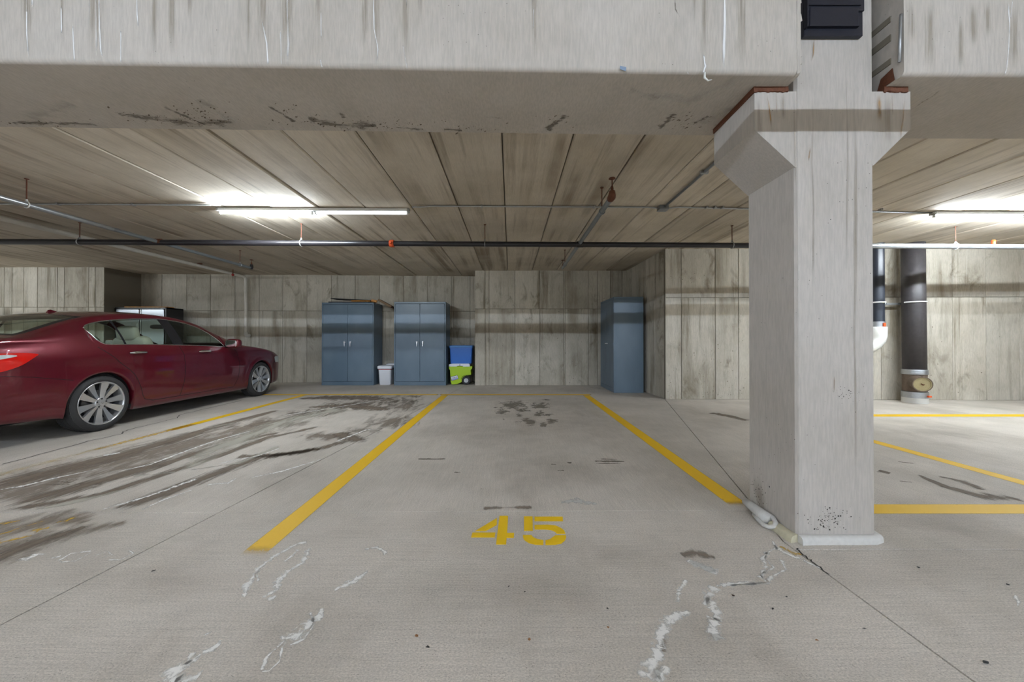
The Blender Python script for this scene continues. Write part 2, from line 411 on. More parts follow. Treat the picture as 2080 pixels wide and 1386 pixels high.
# ---- floor: recessed joint bed and six cast slabs
flo = mk('floor', MB().box(-15.2, 13.2, -7.2, 10.4, -0.30, -0.012), M['joint'], kind='structure')
g = 0.004
def L2(y): return -2.05 + 0.113*y
def L3(y): return 1.435 if y < 1.95 else 1.435 + (y-1.95)*(2.80-1.435)/(6.72-1.95)
def slab(poly, name='slab'):
    b = MB().prism([(x, y, -0.11) for x, y in poly], (0, 0, 0.11)); return mk(name, b, M['floor'], flo)
slab([(-15.1,-7.1),(L2(-7.1)-g,-7.1),(L2(2.277)-g,2.277-g),(-15.1,2.277-g-.02)])
slab([(-15.1,2.277+g-.02),(L2(2.277)-g,2.277+g),(L2(10.3)-g,10.3),(-15.1,10.3)])
slab([(L2(-7.1)+g,-7.1),(L3(-7.1)-g,-7.1),(L3(1.95)-g,1.95),(L3(2.31)-g,2.31-g*.5),(L2(2.277)+g,2.277-g*.5)])
slab([(L2(2.277)+g,2.277+g*.5),(L3(2.31)-g,2.31+g*.5),(L3(6.72)-g,6.72),(2.80,10.3),(L2(10.3)+g,10.3)])
slab([(L3(-7.1)+g,-7.1),(13.1,-7.1),(13.1,1.873-g),(L3(1.873)+g,1.873-g)])
slab([(L3(1.873)+g,1.873+g),(13.1,1.873+g),(13.1,10.3),(2.82,10.3),(2.82,6.80),(L3(6.72)+g,6.72),(L3(1.95)+g,1.95)])

# ---- ceiling: slab above, precast planks below it beyond the beam
cei = mk('ceiling', MB().box(-15.2, 13.2, -7.2, 10.4, 3.34, 3.5), M['shell'], kind='structure')
mk('near_slab', MB().box(-15.2, 13.2, -7.2, 1.80, 3.14, 3.34), M['plank'], cei)
pw = 0.585
xs = [-0.07 + pw*k for k in range(-26, 24)]
for i in range(len(xs)-1):
    k = i-26
    ga = 0.013 if k == -4 else 0.006
    gb = 0.013 if k == -5 else 0.006
    x0, x1 = xs[i]+ga, xs[i+1]-gb; b = MB()
    zt = random.uniform(-0.004, 0.004)
    poly = [(x0, 2.28, 2.96), (x0, 2.28, CEIL+0.010+zt), (x0+0.012, 2.28, CEIL+zt), (x1-0.012, 2.28, CEIL+zt), (x1, 2.28, CEIL+0.010+zt), (x1, 2.28, 2.96)]
    b.prism(poly, (0, 7.82, 0)); mk('plank', b, M['plank'], cei)
mk('joint_filler', MB().box(-15.1, 13.1, 2.28, 10.1, CEIL+0.035, 3.015), M['joint2'], cei)

# ---- walls: a backing slab and the form-board panels on it
def wall(name, p0, p1, joints, thick=0.25, zj=(1.82,), top=CEIL+0.2, gp=0.007, mat='wall'):
    """p0->p1 runs so the room lies on its right-hand side's left (normal = toward the camera)"""
    p0 = Vector((*p0, 0)); p1 = Vector((*p1, 0)); d = (p1-p0); L = d.length; d.normalize(); n = Vector((d.y, -d.x, 0))   # n toward the room
    o = mk(name, MB().prism([p0-n*0.010, p1-n*0.010, p1-n*thick, p0-n*thick], (0, 0, top)), M['joint2'], kind='structure')
    js = [0.0] + sorted(j for j in joints if 0.02 < j < L-0.02) + [L]
    zs = [0.0] + list(zj) + [top]
    for i in range(len(js)-1):
        for k in range(len(zs)-1):
            a = js[i] + (gp/2 if i else 0); bb = js[i+1] - (gp/2 if i < len(js)-2 else 0)
            z0 = zs[k] + (gp/2 if k else 0); z1 = zs[k+1] - (gp/2 if k < len(zs)-2 else 0)
            pr = random.uniform(-0.002, 0.002); q0 = p0+d*a+n*pr; q1 = p0+d*bb+n*pr; c = 0.004
            b = MB()
            B = [q0-n*0.012, q1-n*0.012]
            vs = [B[0]+Vector((0,0,z0)), B[1]+Vector((0,0,z0)), B[1]+Vector((0,0,z1)), B[0]+Vector((0,0,z1)),
                  q0+d*c+Vector((0,0,z0+c)), q1-d*c+Vector((0,0,z0+c)), q1-d*c+Vector((0,0,z1-c)), q0+d*c+Vector((0,0,z1-c))]
            b.add(vs, [(3,2,1,0),(4,5,6,7),(0,1,5,4),(1,2,6,5),(2,3,7,6),(3,0,4,7)])
            mk('panel', b, M[mat], o)
    return o
def px_joints(p0, p1, xs, py=640):
    """photo columns of the seams -> distances along the wall"""
    a = Vector((*p0, 0)); b = Vector((*p1, 0)); d = (b-a).normalized(); n = Vector((d.y, -d.x, 0)); r = []
    for x in xs: r.append((hit(x, py, a, n)-a).dot(d))
    return r
A0, A1 = (-15.0, 8.38), (-9.22, 8.38)
wall('wall_far_left', A0, A1, px_joints(A0, A1, [8, 24, 48, 76, 116, 130, 180, 193]) + [0.6*k for k in range(1, 6)], thick=1.6)
mk('wall_far_left_return', MB().box(-9.6, -9.222, 8.5, 10.1, 0, 2.9), M['wall'], kind='structure')
B0, B1 = (-9.4, 9.215), (-0.75, 9.565)
wb = wall('wall_far', B0, B1, px_joints(B0, B1, [280, 328.5, 379, 427.5, 477, 526.5, 574, 623.4, 673.2, 721.9, 770.8, 819.7, 868, 917, 920, 955]))
D0, D1 = (-0.843, 8.775), (2.78, 8.80)
wc = wall('wall_far_centre', D0, D1, px_joints(D0, D1, [985.5, 993.5, 1046, 1096.5, 1145, 1148, 1195, 1214, 1240, 1264]), thick=1.0)
E0, E1 = (2.76, 8.9), (2.817, 6.72)
we = wall('wall_return_right', E0, E1, [0.42, 0.85, 1.27, 1.72], thick=0.4, zj=())
K0, K1 = (2.815, 6.715), (13.0, 6.47)
wk = wall('wall_far_right', K0, K1, px_joints(K0, K1, [1384, 1453, 1500, 1790, 1836, 1880, 1935, 2003, 2071]) + [k*0.61+5.62+0.9 for k in range(1, 9)], zj=(1.84,), thick=1.5)
def WK(px, py): a = Vector((*K0, 0)); dd = (Vector((*K1, 0))-a).normalized(); return hit(px, py, a, (dd.y, -dd.x, 0))
def WC(px, py): a = Vector((*D0, 0)); dd = (Vector((*D1, 0))-a).normalized(); return hit(px, py, a, (dd.y, -dd.x, 0))
for reg, n_ in (((1356,690,1518,812),110),((1356,780,1518,812),60),((1800,560,2080,800),60),((1356,512,1518,600),35)):
    spots('wall_pitting', n_, WK, reg, (0,-1,0), 0.004, wk, (0.004, 0.014), 1.0, 'joint2', False)
for reg, n_ in (((985,700,1060,782),40),((1060,740,1100,782),30),((1100,560,1260,782),50)):
    spots('wall_pitting', n_, WC, reg, (0,-1,0), 0.004, wc, (0.005, 0.016), 1.0, 'joint2', False)
mk('wall_left', MB().box(-15.2, -15.0, -7.2, 10.2, 0, 3.34), M['shell'], kind='structure')
mk('wall_right', MB().box(13.0, 13.2, -7.2, 8.0, 0, 3.34), M['shell'], kind='structure')
mk('wall_near', MB().box(-15.2, 13.2, -7.2, -7.0, 0, 3.34), M['shell'], kind='structure')

# ---- the two precast beams
def beam(x0, x1, yf, k, depth, name, label):
    """front face at y = yf + k x; rounded lower front edge"""
    o = thing(name, label, 'beam', ((x0+x1)/2, yf+depth/2, 2.40))
    r = 0.022
    sec = [(0, 3.33), (0, 2.40+r)] + [(r-r*math.cos(a), 2.40+r-r*math.sin(a)) for a in [PI/8*i for i in range(1, 5)]] + [(depth-0.01, 2.40), (depth, 2.41), (depth, 3.33)]
    b = MB(); n = len(sec); N = 14
    for i in range(N+1):
        x = x0+(x1-x0)*i/N
        for (dy, z) in sec: b.v.append((x, yf+k*x+dy, z))
    for i in range(N):
        for j in range(n): b.f.append((i*n+j, i*n+(j+1)%n, (i+1)*n+(j+1)%n, (i+1)*n+j))
    b.f += [tuple(range(n)), tuple(reversed(range(N*n, (N+1)*n)))]
    mk('concrete_body', b, M['beam'], o, angle=35)
    return o
bl = beam(-14.9, 1.462, 1.8226, 0.0216, 0.570, 'concrete_beam', 'long grey concrete beam left of the column, with lime drips on its face')
br = beam(1.985, 12.9, 1.850, 0.004, 0.597, 'concrete_beam', 'grey concrete beam right of the column, with a white drip line')
def BF(px, py):
    if py == 0: py = -160      # runs on above the frame
    n = Vector((-0.0216, 1, 0)); return hit(px, py, (0, 1.8226, 0), n)
def BR(px, py): return hit(px, py, (0, 1.850, 0), (-0.004, 1, 0))
def SO(px, py): return hit(px, py, (0, 0, 2.40), (0, 0, 1))
# broken rough end of the left beam
b = MB()
for z in [2.42+0.045*i for i in range(9)]:
    x = 1.462; w_ = random.uniform(0.003, 0.014); h = random.uniform(0.02, 0.04)
    b.add([(x-0.02,1.8525,z-h),(x+w_,1.86,z-h*0.4),(x+w_*0.6,1.861,z+h*0.5),(x-0.02,1.8525,z+h),(x-0.02,1.93,z-h),(x-0.02,1.93,z+h),(x+w_,1.92,z)],
          [(0,1,2,3),(0,4,6,1),(1,6,2),(3,2,6,5),(0,3,5,4)])
mk('broken_edge', b, M['beam'], bl, kind='stuff')

# ================================================================ COLUMN
CXL, CXR, CYF, CYB = 1.506, 1.924, 1.95, 2.345
col = thing('concrete_column', 'grey concrete column with a flared head standing at the corner of the marked bay', 'column', (1.715, 2.15, 0))
c = 0.012
b = MB().prism([(CXL+c,CYF,0),(CXR-c,CYF,0),(CXR,CYF+c,0),(CXR,CYB-c,0),(CXR-c,CYB,0),(CXL+c,CYB,0),(CXL,CYB-c,0),(CXL,CYF+c,0)], (0,0,3.34))
mk('shaft', b, M['column'], col)
zt = 2.378
cor = [(1.293,zt-0.0),(1.293,2.174),(CXL+0.002,1.975),(CXL+0.02,1.975),(CXL+0.02,zt)]
cor2 = [(2.119,zt),(2.119,2.178),(CXR-0.002,1.985),(CXR-0.02,1.985),(CXR-0.02,zt)]
b = MB(); b.prism([(x, CYF+0.003, z) for x, z in cor], (0, CYB-CYF-0.006, 0)); mk('corbel', b, M['column'], col)
b = MB(); b.prism([(x, CYF+0.003, z) for x, z in cor2], (0, CYB-CYF-0.006, 0)); mk('corbel', b, M['column'], col)
# rusted bearing pads between corbels and beams
for x0, x1 in ((1.285, 1.468), (1.975, 2.10)):
    b = MB(); y0 = CYF-0.004
    n = 14; pts = []
    for i in range(n+1):
        x = x0+(x1-x0)*i/n; pts.append((x, y0+random.uniform(-0.006, 0.004), zt-0.003-random.uniform(0, 0.006)))
    for i in range(n+1): pts.append((x1+(x0-x1)*i/n, y0, 2.4015))
    b.prism(pts, (0, CYB-CYF, 0)); mk('bearing_pad', b, M['rust_iron'], col)
# white foam strips round the foot
def strip(pts, rx, h, mat, name='base_strip', end_round=True):
    b = MB(); pts = [Vector((x, y, 0)) for x, y in pts]; sec = [(0,0.0),(1,0.0),(1.0,0.35),(0.93,0.7),(0.7,0.93),(0.35,1.0),(0,1.0)]
    n = len(sec)
    for i, p in enumerate(pts):
        if i == 0: t = pts[1]-pts[0]
        elif i == len(pts)-1: t = pts[-1]-pts[-2]
        else: t = (pts[i+1]-pts[i]).normalized()+(pts[i]-pts[i-1]).normalized()
        t.normalize(); s = Vector((t.y, -t.x, 0))
        wv = random.uniform(0.95, 1.05)
        for a, z in sec: b.v.append(tuple(p+s*(a*rx*wv)+Vector((0,0,z*h*wv))))
    for i in range(len(pts)-1):
        for j in range(n): b.f.append((i*n+j, i*n+(j+1)%n, (i+1)*n+(j+1)%n, (i+1)*n+j))
    b.f += [tuple(range(n)), tuple(reversed(range((len(pts)-1)*n, len(pts)*n)))]
    return mk(name, b, M[mat], col, angle=50)
strip([(CXL-0.0,CYF-0.006),(CXL+0.07,CYF-0.002),(CXL+0.16,CYF),(CXL+0.28,CYF),(CXR-0.03,CYF),(CXR+0.002,CYF+0.01),(CXR+0.004,CYF+0.05),(CXR+0.003,CYB-0.1)], 0.034, 0.040, 'white_seal')
strip([(CXL-0.002,CYF+0.15),(CXL-0.003,CYF+0.07),(CXL-0.002,CYF+0.02),(CXL+0.004,CYF-0.004)], 0.045, 0.036, 'cream_seal')
# thick white rope with a flattened loop end, lying against the left face
b = MB(); b.tube([(CXL-0.026,2.335,0.045),(CXL-0.028,2.26,0.042),(CXL-0.032,2.18,0.040),(CXL-0.036,2.11,0.036)], [0.022,0.027,0.031,0.033], 12)
b.tube([(CXL-0.048,2.22,0.015),(CXL-0.062,2.16,0.013),(CXL-0.072,2.10,0.013),(CXL-0.064,2.068,0.016),(CXL-0.044,2.055,0.026),(CXL-0.026,2.068,0.040),(CXL-0.018,2.10,0.052),(CXL-0.018,2.16,0.058)], 0.0125, 10)
mk('foam_rope', b, M['white_seal'], col, smooth=True)
def CF(px, py): return hit(px, py, (0, CYF, 0), (0, 1, 0))
def CL(px, py): return hit(px, py, (CXL, 0, 0), (1, 0, 0))
fr = (0, -1, 0)
spots('pitting', 150, CF, (1632, 1028, 1725, 1088), fr, 0.0012, col, (0.001, 0.006))
spots('pitting', 55, CF, (1685, 778, 1758, 826), fr, 0.0012, col, (0.001, 0.005))
spots('pitting', 45, CF, (1620, 300, 1770, 1080), fr, 0.0012, col, (0.001, 0.0035), gauss=False)
spots('pitting', 110, CL, (1520, 950, 1560, 1060), (-1, 0, 0), 0.0012, col, (0.001, 0.006))
stains('drip_stain', [([(1648,182),(1652,240),(1648,330),(1652,420),(1650,620)], 0.018), ([(1737,74),(1739,150),(1735,230),(1738,330),(1736,700),(1740,1080)], [0.05,0.05,0.03,0.03,0.025,0.02]),
                      ([(1715,74),(1722,300),(1718,600)], 0.02)], fr, 'drip_brown', col, CF)
stains('rust_stain', [([(1555,186),(1560,210),(1564,240),(1568,276)], 0.012), ([(1576,184),(1577,235)], 0.008), ([(1784,190),(1787,250)], 0.025), ([(1810,186),(1812,240)], 0.012),
                      ([(1837,188),(1833,240),(1826,290)], 0.012), ([(1653,74),(1651,110),(1646,128)], 0.012), ([(1641,330),(1645,300)], 0.01), ([(1693,762),(1693,800)], 0.012)], fr, 'rust', col, CF, 0.004)
stains('corbel_stain', [([(1540,190),(1545,300)], 0.03), ([(1611,190),(1613,260),(1614,330),(1617,420)], 0.014), ([(1590,186),(1590,250)], 0.03), ([(1800,186),(1804,300)], 0.05)], fr, 'drip_brown', col, CF, 0.0045)
stains('wear', [([(1560,1090),(1545,1010),(1535,960)], 0.10)], (-1,0,0), 'drip_brown', col, CL)
# black steel box on the front of the column head
bx = thing('steel_box', 'black painted steel box fixed high on the column between the beams', 'box', (1.72, 1.945, 2.62))
p0 = hit(1633, 73, (0, 1.925, 0), (0,1,0)); p1 = hit(1753, 0, (0, 1.925, 0), (0,1,0))
b = MB().bbox(p0.x, p1.x, 1.925, 1.949, p0.z, 3.05, 0.003); mk('back_plate', b, M['black_box'], bx)
q0 = hit(1644, 54, (0, 1.915, 0), (0,1,0)); q1 = hit(1744, 14, (0, 1.915, 0), (0,1,0))
mk('cover', MB().bbox(q0.x, q1.x, 1.912, 1.926, q0.z, q1.z, 0.004), M['black_box'], bx)
mk('rim', MB().bbox(q0.x-0.01, q1.x+0.01, 1.906, 1.926, q1.z+0.004, q1.z+0.016, 0.002).bbox(q0.x-0.004, q1.x, 1.908, 1.926, q0.z-0.002, q0.z+0.004, 0.001), M['black_box'], bx)
mk('bracket', MB().bbox(q0.x-0.022, q0.x-0.014, 1.90, 1.924, q0.z-0.01, 3.0, 0.001).bbox(p0.x, p1.x, 1.915, 1.926, 2.775, 3.0, 0.003), M['black_box'], bx)

# ---- marks on the beams
S = stains
S('lime_drip', [([(54,0),(55,70),(60,128)], 0.008), ([(67,0),(66,22)], 0.012), ([(125,12),(126,70)], 0.007), ([(148,50),(150,90),(152,128)], 0.010), ([(183,0),(182,60)], 0.006),
                ([(198,0),(203,60),(205,100),(212,128)], 0.010), ([(194,0),(196,70),(196,126)], 0.006), ([(246,60),(246,130)], 0.006), ([(275,0),(279,30),(282,64)], 0.008),
                ([(532,40),(542,90),(545,134)], 0.010), ([(570,60),(572,136)], 0.009), ([(582,0),(584,50),(586,90),(584,136)], 0.016), ([(652,20),(653,80)], 0.006), ([(650,120),(655,138)], 0.008),
                ([(756,0),(760,60),(768,100),(764,140)], 0.007), ([(818,90),(828,144)], 0.005), ([(1084,15),(1084,60)], 0.008), ([(825,0),(826,20)], 0.006)], fr, 'drip_white', bl, BF)
S('brown_drip', [([(50,0),(56,70),(58,126)], 0.06), ([(125,0),(126,100)], 0.02), ([(192,0),(196,126)], 0.09), ([(316,0),(313,60),(312,128)], 0.04), ([(345,0),(350,126)], 0.05), ([(384,0),(385,60)], 0.04),
                 ([(505,0),(505,134)], 0.03), ([(535,0),(533,40),(543,134)], 0.09), ([(582,0),(583,60),(588,134)], 0.07), ([(645,0),(647,60)], 0.04), ([(742,0),(740,140)], 0.04), ([(762,0),(764,140)], 0.06), ([(822,0),(826,146)], 0.05),
                 ([(1084,0),(1086,148)], 0.035), ([(1430,0),(1431,60),(1427,150)], 0.045), ([(1410,0),(1410,60)], 0.03), ([(1500,0),(1510,150)], 0.06), ([(850,0),(856,60)], 0.05)], fr, 'drip_brown', bl, BF)
S('lime_drip', [([(1462,0),(1466,3)], 0.01), ([(1473,0),(1471,60),(1470,110),(1468,150)], 0.016), ([(1428,110),(1432,135),(1428,150)], 0.012), ([(1395,146),(1398,152)], 0.006)], fr, 'drip_white', bl, BF, 0.003)
S('grey_smear', [([(1362,0),(1372,20),(1385,42)], 0.02)], fr, 'mold', bl, BF)
b = MB(); b.tube([BF(1431,148)+Vector((0,-0.004,0)), BF(1431,158)+Vector((0,0.0,0)), BF(1438,164), BF(1446,162)], [0.005,0.006,0.004,0.002], 6)
mk('lime_stalactite', b, M['pvc'], bl, smooth=True)
S('pale_smear', [([(1320,190),(1400,205),(1500,160)], 0.10), ([(1280,180),(1340,200)], 0.08), ([(400,200),(480,250)], 0.12), ([(150,210),(60,240)], 0.12), ([(1420,250),(1500,215)], 0.10)], (0,0,-1), 'smear', bl, SO)
S('mildew', [([(230,232),(300,240),(400,250),(480,248)], 0.16), ([(330,215),(420,255)], 0.08), ([(620,240),(700,255),(770,255)], 0.16), ([(540,212),(600,248)], 0.06), ([(800,258),(860,262)], 0.06),
             ([(900,262),(940,265)], 0.05), ([(1110,265),(1150,232)], 0.09), ([(1340,262),(1370,230)], 0.09), ([(1410,250),(1440,235)], 0.07), ([(690,228),(700,240)], 0.06), ([(985,237),(1020,240)], 0.03), ([(20,250),(200,252)], 0.08)], (0,0,-1), 'mold', bl, SO)
M['fleck'] = pm('mildew fleck', (0.13,0.10,0.07), 0.9)
for reg, n_ in (((180,215,520,262),70),((330,205,480,258),60),((540,205,660,262),50),((640,236,900,270),110),((900,250,1060,272),40),((1090,225,1170,272),30),((1330,225,1480,270),45),((0,240,200,262),30)):
    spots('mildew_fleck', n_, SO, reg, (0,0,-1), 0.0013, bl, (0.003, 0.014), 0.45, 'fleck')
S('lime_drip', [([(2046,0),(2050,50),(2048,100),(2044,140),(2040,154)], 0.008), ([(2056,0),(2052,40)], 0.006)], fr, 'drip_white', br, BR)
S('brown_drip', [([(1850,0),(1852,90)], 0.05), ([(1888,0),(1890,150)], 0.06), ([(1950,30),(1950,145)], 0.045), ([(1975,0),(1978,100)], 0.05), ([(2003,0),(2006,80)], 0.04), ([(2058,0),(2062,150)], 0.06)], fr, 'drip_brown', br, BR)
S('crack_line', [([(1856,220),(1875,206),(1893,196),(1915,178)], 0.012)], (0,0,-1), 'rust', br, SO)
# end face of the right beam: embedded plates, a hook, a red paint mark
for z0, z1 in ((2.50, 2.53), (2.62, 2.655), (2.72, 2.75)):
    mk('edge_groove', MB().box(1.980, 1.9845, 1.92, 2.30, z0, z1), M['joint2'], br)
mk('lifting_strap', MB().tube([(1.978,1.865,2.71),(1.976,1.863,2.70),(1.974,1.866,2.60),(1.972,1.868,2.47)], 0.006, 8), M['galv'], br, smooth=True)
mk('rust_patch', MB().prism([(1.979,1.90,2.402),(1.979,1.99,2.402),(1.979,1.97,2.455),(1.979,1.91,2.47)], (0.003,0,0)), M['rust_iron'], br)
b = MB(); pts = [(1.9795, 2.10+0.035*math.cos(t), 2.62+0.035*math.sin(t)) for t in [2*PI*i/14 for i in range(12)]]; b.tube(pts, 0.005, 6); mk('paint_mark', b, M['red'], br)
# blue sticker
b = MB(); P = [BF(1259,134)+Vector((0,-0.001,0)), BF(1272,137)+Vector((0,-0.001,0)), BF(1271,145)+Vector((0,-0.001,0)), BF(1259,141)+Vector((0,-0.001,0))]
tag(mk('sticker', MB().prism(P, (0,-0.001,0)), pm('blue grey tape', (0.22,0.29,0.40), 0.5)), 'small blue-grey tape sticker near the lower edge of the left beam', 'sticker')

# ================================================================ FLOOR MARKINGS (painted: part of the floor)
def paint(name, x0, x1, y0, y1, mat, seg=12, along='y'):
    mb = MB(); uv = []
    if along == 'y': pts = [((x0+x1)/2, y0+(y1-y0)*i/seg, 0) for i in range(seg+1)]; w_ = abs(x1-x0)
    else: pts = [(x0+(x1-x0)*i/seg, (y0+y1)/2, 0) for i in range(seg+1)]; w_ = abs(y1-y0)
    ribbon(mb, uv, pts, w_*1.06, (0, 0, 1), 0.0015)
    # keep the ends crisp: only 2 % fade
    return mk(name, mb, M[mat], flo, uv=uv, recalc=False)
paint('stall_line', -1.335, -1.212, 1.815, 7.22, 'paint')
paint('stall_line', 1.405, 1.53, 2.36, 7.22, 'paint')
paint('stall_line', -4.95, -1.40, 7.22, 7.33, 'paint', along='x')
paint('stall_line', -1.40, 1.60, 7.22, 7.33, 'paint', along='x')
paint('stall_line', -4.08, -3.965, 4.35, 7.22, 'paint')
paint('stall_line', -4.09, -3.955, 3.55, 4.7, 'paint_worn')
paint('stall_line', -4.10, -3.96, 2.5, 3.75, 'paint_faint')
paint('stall_line', 3.75, 3.87, 2.5, 5.20, 'paint')
paint('stall_line', 3.75, 9.0, 5.16, 5.32, 'paint', along='x')
paint('stall_line', 1.93, 4.6, 2.262, 2.39, 'paint', along='x')
def gpoly(name, polys, mat, sc, ox, oy, lift=0.002):
    b = MB()
    for poly in polys: b.prism([G(ox+x/sc, oy+y/sc)+Vector((0,0,lift)) for x, y in poly], (0, 0, -0.0015))
    return mk(name, b, M[mat], flo)
def arc(cx, cy, rx, ry, a0, a1, n=8): return [(cx+rx*math.cos(math.radians(a0+(a1-a0)*i/n)), cy+ry*math.sin(math.radians(a0+(a1-a0)*i/n))) for i in range(n+1)]
sc45 = 2080/230
gpoly('number_four', [[(625,165),(625,290),(420,403),(228,403)], [(178,432),(598,432),(585,520),(152,520)],
                      [(675,125),(832,125),(815,440),(945,440),(935,528),(805,528),(795,650),(612,650)]], 'paint_number', sc45, 940, 1035)
gpoly('number_five', [[(1125,135),(1282,135),(1286,400),(1125,400)], [(1318,140),(1835,140),(1840,222),(1318,222)],
                      [(1318,292),(1560,286),(1700,300),(1800,345),(1860,390),(1885,452),(1730,452),(1690,415),(1620,385),(1520,374),(1320,374)],
                      [(1105,478),(1262,478),(1290,515),(1360,550),(1482,572),(1480,660),(1330,655),(1215,625),(1130,570),(1108,520)],
                      [(1520,575),(1600,555),(1700,482),(1895,480),(1900,520),(1875,580),(1810,635),(1700,658),(1520,660)]], 'paint_number', sc45, 940, 1035)
q = 2080/300
def Gq(x, y): return G(x/q, 1030+y/q)
S('worn_number', [([(-60,500),(0,510),(200,460),(480,400)], [0.05,0.05,0.05,0.03]), ([(440,335),(560,325),(700,290)], [0.04,0.10,0.04]), ([(-40,400),(150,350),(300,290),(640,200)], 0.025), ([(-60,250),(100,230),(300,190)], [0.05,0.06,0.01]),
                  ([(790,225),(930,200),(1050,150)], [0.02,0.05,0.06])], (0,0,1), 'paint_worn', flo, Gq)
S('yellow_remnant', [([(1583,1110),(1597,1119),(1612,1125),(1630,1127)], [0.02,0.055,0.06,0.03])], (0,0,1), 'paint_worn', flo, G, 0.002)

# ---- damp streaks, dried patches, efflorescence on the floor
k3 = 1830/800
def G3(x, y): return G(x/k3, 780+y/k3)
k4 = 1738/760
def G4(x, y): return G(800+x/k4, 780+y/k4)
def G8(x, y): return G(1480+x/2.738, 880+y/2.738)
U = (0, 0, 1)
S('brown_film', [([(-150,560),(200,450),(700,330),(1200,200),(1650,90)], [1.3,1.3,1.3,1.2,0.8]), ([(-120,700),(200,640),(420,640)], [0.35,0.4,0.15]), ([(-150,830),(200,720),(600,640)], [0.5,0.35,0.1])], U, 'wet_soft', flo, G3, 0.0007)
S('damp_streak', [([(-80,500),(100,445),(300,395),(600,320),(850,250),(1050,185),(1300,120)], [0.45,0.45,0.42,0.38,0.34,0.25,0.15]),
                  ([(-60,590),(120,545),(330,490),(600,415),(850,345),(1050,280),(1300,225)], [0.30,0.34,0.30,0.28,0.2,0.2,0.1]),
                  ([(-20,592),(250,555),(480,510),(700,440),(900,375),(1250,250),(1500,195)], [0.10,0.16,0.16,0.18,0.14,0.18,0.1]),
                  ([(500,592),(700,530),(900,455),(1050,400),(1200,345),(1450,310),(1620,265)], [0.16,0.24,0.24,0.22,0.20,0.22,0.12]),
                  ([(1100,340),(1300,330),(1500,300)], 0.16), ([(1560,230),(1680,265)], 0.25),
                  ([(-60,830),(200,730),(400,660)], [0.2,0.16,0.05]),
                  ([(1380,70),(1550,62),(1700,66),(1800,75)], [0.3,0.6,0.6,0.3]), ([(1420,110),(1600,100),(1820,120)], [0.1,0.5,0.4]),
                  ([(1150,200),(1350,160),(1500,120)], [0.2,0.3,0.2])], U, 'wet', flo, G3, 0.0011)
S('dried_patch', [([(850,405),(1000,310),(1150,240),(1350,170),(1600,110)], [0.12,0.35,0.45,0.6,0.7]), ([(860,405),(1100,370),(1300,290)], [0.05,0.10,0.06]), ([(620,430),(820,410)], 0.06), ([(140,590),(400,540),(650,470)], [0.04,0.12,0.05]), ([(940,210),(1100,180)], 0.15)], U, 'cream_dry', flo, G3, 0.0016)
S('pale_streak', [([(-30,498),(100,478),(250,440),(480,392)], [0.03,0.07,0.05,0.01]), ([(460,590),(560,562),(700,520),(850,465),(920,440)], [0.015,0.05,0.05,0.07,0.05]), ([(650,590),(760,540),(900,492)], 0.03),
                  ([(500,420),(700,375),(900,300),(1000,265),(1180,215)], [0.02,0.05,0.05,0.05,0.02]), ([(960,470),(1060,462),(1100,440)], 0.04), ([(1150,440),(1300,410),(1500,350)], [0.02,0.05,0.03]), ([(480,335),(560,320)], 0.08),
                  ([(1000,375),(1200,335),(1300,300)], 0.03), ([(1560,270),(1700,215),(1730,210)], 0.06), ([(1300,150),(1500,120),(1810,68)], 0.06)], U, 'white_eff', flo, G3, 0.0019)
# outlined dried puddles left of the middle
S('salt_ring', [([(1135,1000),(1150,940),(1200,860),(1280,800),(1380,745),(1435,735)], [0.02,0.05,0.04,0.035,0.035,0.04]), ([(1440,760),(1410,830),(1330,880),(1290,920),(1280,960),(1220,1000)], [0.05,0.04,0.06,0.05,0.05,0.03]),
                ([(1200,920),(1190,880),(1240,850)], 0.02), ([(1320,830),(1390,770)], 0.03), ([(1250,1010),(1280,985)], 0.04),
                ([(1690,770),(1750,762),(1790,780),(1785,800)], 0.03), ([(1550,965),(1620,930),(1715,870)], [0.02,0.07,0.04]),
                ([(1500,1040),(1460,1100),(1400,1160),(1300,1200)], [0.02,0.08,0.09,0.05]), ([(1330,1190),(1240,1270),(1210,1340)], [0.02,0.022,0.02]), ([(1210,1340),(1250,1338),(1300,1290),(1310,1230),(1340,1190)], 0.014), ([(1440,1060),(1460,1120),(1410,1190),(1340,1220)], 0.02),
                ([(1030,1190),(980,1240),(940,1250)], [0.02,0.05,0.05]), ([(940,1250),(870,1300),(820,1330),(810,1400)], [0.02,0.06,0.09,0.10]), ([(930,1360),(860,1370),(810,1385)], 0.05), ([(860,1310),(900,1250)], 0.03), ([(990,1150),(950,1170)], 0.02),
                ([(235,815),(260,808),(285,800)], [0.02,0.05,0.02]), ([(270,825),(330,790),(430,778)], 0.022), ([(270,830),(350,825),(425,785)], 0.018), ([(500,820),(560,820),(620,790),(600,775)], 0.016), ([(440,800),(500,780),(520,795),(460,815)], 0.014), ([(110,825),(180,790)], 0.09)], U, 'white_eff', flo, G3, 0.0017)
